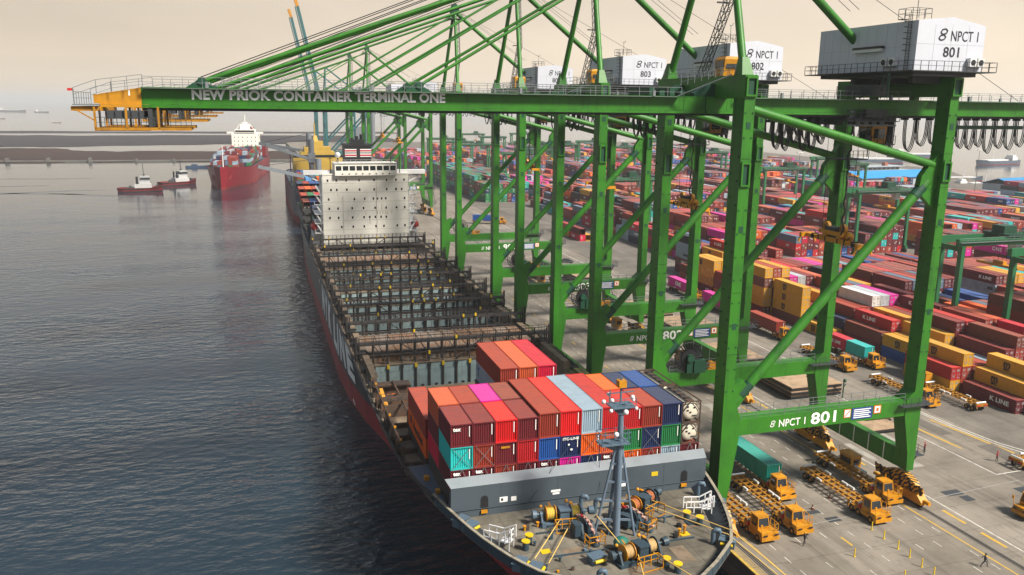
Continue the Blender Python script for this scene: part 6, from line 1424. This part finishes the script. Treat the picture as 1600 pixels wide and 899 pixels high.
# tugs
TUGR = paint('tug_red', (.17,.012,.016), .5, .4)
def tug(x, y, rz, lab, L_=26):
    r = empty('tugboat', (x,y,WATER_Z), rz); tag(r, lab, 'tugboat', 'tugs in the fairway')
    b = MB(); boat_hull(b, L_, 9, -.6, 2.6, 1, 0, .6, 1.6, .4, 12); b.build('hull', [TUGR,BLACK,paint('tug_deck',(.09,.03,.03),.7,.4)], r)
    b = MB(); hb2 = boat_hull(b, L_+.5, 9.5, 1.7, 2.3, 0, 0, 2.0, 1.6, .4, 12); b.build('fender', RUBBER, r)
    b = MB(); b.zbox([(2.2,-3,3,6.5,17),(5.0,-2.9,2.9,7,17)]); b.zbox([(5.02,-2.3,2.3,7.6,14),(7.2,-2.3,2.3,7.6,14),(7.6,-2.6,2.6,7.4,13.4),(9.6,-2.3,2.3,8,13.2)]); b.box(-2.5,2.5,7.8,13.4,9.6,9.85); h = b.build('deckhouse', paint('tug_white',(.5,.5,.5),.5,.4,.6), r)
    b = MB(); b.zbox([(7.75,-2.64,2.64,7.36,13.44),(9.1,-2.45,2.45,7.8,13.3)]); b.build('wheelhouse_window', GLASS, h)
    b = MB(); b.tube((0,11,9.8),(0,11.4,18),.22,6); b.bar((-1.5,11,12.5),(1.5,11,12.5),.2); b.bar((-1,11.2,14.6),(1,11.2,14.6),.18); b.box(-.8,.8,10.4,11.6,10.6,11.2); b.build('mast', DGREY, r)
    for s in (-1,1): b = MB(); b.tube((s*2.2,15.4,4.9),(s*2.2,15.4,9.4),.6,8); b.build('exhaust_stack', BLACK, r)
    b = MB(); b.disc((0,3.6,3.6),'x',.8,2,12); b.disc((0,19.5,3.2),'x',.8,1.6,12); b.box(-3.4,-2.6,17,22,2.2,3.2); b.build('towing_winch', DGREY, r)
tug(-53,592,R(94),'nearer tugboat with dark red hull and white deckhouse left of the red ship',27)
tug(-35,641,R(122),'farther tugboat with dark red hull, between the nearer tug and the red ship',27)
b = MB(); boat_hull(b,22,5,-.4,1.6,0,0,.4,.8); b.box(-1.6,1.6,12,17,1.2,3.0,0); tag(b.build('workboat',[paint('boat_blue',(.03,.06,.12),.5,.3),DGREY,DGREY],None,(-30,803,WATER_Z),R(95)),'small dark blue workboat just left of the red ship','boat')
# vessels at anchor: right-hand basin and far sea
def coaster(x, y, rz, L_, lab, hullc, house='white_paint', deck=True, grp='vessels moored beyond the yard'):
    r = empty('moored_vessel', (x,y,WATER_Z), rz); tag(r, lab, 'ship', grp)
    b = MB(); boat_hull(b, L_, L_*.17, -.8, L_*.055, 1, 0, .5, L_*.02, .3, 12); b.build('hull', [hullc,FRED2,DGREY], r)
    b = MB(); b.box(-L_*.06,L_*.06,L_*.8,L_*.93,L_*.05,L_*.1); b.box(-L_*.05,L_*.05,L_*.82,L_*.9,L_*.1,L_*.13); b.tube((0,L_*.85,L_*.13),(0,L_*.85,L_*.2),.2,5); b.tube((0,L_*.4,L_*.05),(0,L_*.4,L_*.2),.3,5); b.box(-L_*.06,L_*.06,L_*.18,L_*.7,L_*.052,L_*.07); b.build('deckhouse', WHITE, r)
HB1 = paint('hull_blue_grey',(.08,.11,.15),.5,.4,.1); HB2 = paint('hull_faded_black',(.05,.055,.06),.5,.4,.1)
coaster(706,768,R(80),84,'hazy grey coaster at anchor, left one of those beyond the blue roof',HB1); coaster(770,730,R(-78),76,'hazy coaster at anchor right of the land leg of the nearest crane',HB1)
coaster(850,845,R(82),86,'hazy coaster farthest out among those beyond the blue roof',HB1); coaster(530,483,R(-85),42,'dark barge moored just right of the land leg beyond the yard',HB2); coaster(572,512,R(86),48,'dark vessel with masts moored at the right edge beyond the yard',HB2); coaster(600,560,R(86),50,'pale vessel with masts behind the dark one at the right edge',HB1)
SG = 'ships at anchor on the far sea'
for x, y, a, L_, lab in ((-975,4032,80,90,'distant ship at the far left horizon'),(-1030,4760,85,130,'distant larger ship on the horizon left of the boom nose'),(-890,4560,60,80,'distant ship close beside the larger one on the horizon'),(-700,2960,85,30,'tiny boat on the far sea below the leftmost distant ship'),(-460,2490,80,22,'tiny boat on the far sea under the inspection cradle'),(-270,3700,85,45,'distant vessel on the sea beneath the yellow cradles'),(-1500,5200,88,140,'faint distant ship on the horizon outside the left of the breakwater')): coaster(x,y,R(a),L_,lab,HB2,grp=SG)
# ferry building with blue roofs on the far shore of the yard
BLUER = paint('roof_bright_blue', (.02,.22,.5), .6, .35, .1, wc=(.08,.25,.42)); PALE = paint('pale_wall', (.36,.41,.45), .7, .4, .2)
r = empty('ferry_building', (424,512,0), R(8)); r.scale = (1.05,1,.62); tag(r, 'white three storey ship shaped building with flat eaves behind a blue roof', 'building')
b = MB(); b.box(0,82,6,26,0,9); b.box(-3,86,4,28,9,9.8); b.box(6,70,8,24,9.8,14.5); b.box(3,74,6,26,14.5,15.2); b.box(20,58,9,22,15.2,20); b.box(17,62,7,24,20,20.7); b.build('wall', PALE, r)
b = MB()
for z, x0, x1, y in ((5,2,80,6),(11.2,8,68,8),(16.8,22,56,9)):
    x = x0
    while x < x1: b.box(x,x+3.2,y-.06,y-.01,z,z+2.4); b.cut(); x += 4.6
    b.box(x0-2-.06,x0-2-.01,y+2,y+12,z,z+2.2); b.cut()
b.build('window', GLASS, r); b = MB(); b.box(46,49,12,15,20.7,25); b.build('roof_tower', paint('dull_brick',(.3,.1,.06),.7), r)
def shed(x, y, w, d, h, rz, lab):
    r = empty('blue_roof_shed',(x,y,0),R(rz)); tag(r,lab,'shed','blue roofed sheds on the shore'); b = MB(); b.box(.5,w-.5,.5,d-.5,0,h); b.build('wall', PALE, r)
    b = MB(); b.prism([(-.5,h),(d/2,h+d*.16),(d+.5,h),(d+.5,h-.3),(d/2,h+d*.16-.3),(-.5,h-.3)],'x',-.6,w+.6); b.build('roof', BLUER, r)
shed(392,462,84,24,10,8,'long low shed with bright blue roof before the white ferry building'); shed(496,436,34,24,6,10,'bright blue gabled roof at the right edge beyond the yard')
# a wisp of far industry on the land beyond the cranes
o = MB(); o.box(120,140,1010,1030,0,28); o.tube((150,1040,0),(150,1040,46),3,10); tag(o.build('far_silo',GREY),'pale silo and stack far behind the raised boom cranes','silo')
# ---------------------------------------------------------------- the air
b = MB(); b.box(-16300,16300,-3300,24300,-9.2,136)
hz = b.build('haze', None); hm = bpy.data.materials.new('haze_air'); hm.use_nodes = True; t = hm.node_tree; t.nodes.clear()
pv = t.nodes.new('ShaderNodeVolumePrincipled'); pv.inputs['Density'].default_value = HAZE_DENSITY; pv.inputs['Color'].default_value = (.93,.95,.975,1); pv.inputs['Anisotropy'].default_value = 0.1
ou = t.nodes.new('ShaderNodeOutputMaterial'); t.links.new(pv.outputs[0], ou.inputs['Volume']); hz.data.materials.clear(); hz.data.materials.append(hm); hz['kind'] = 'stuff'
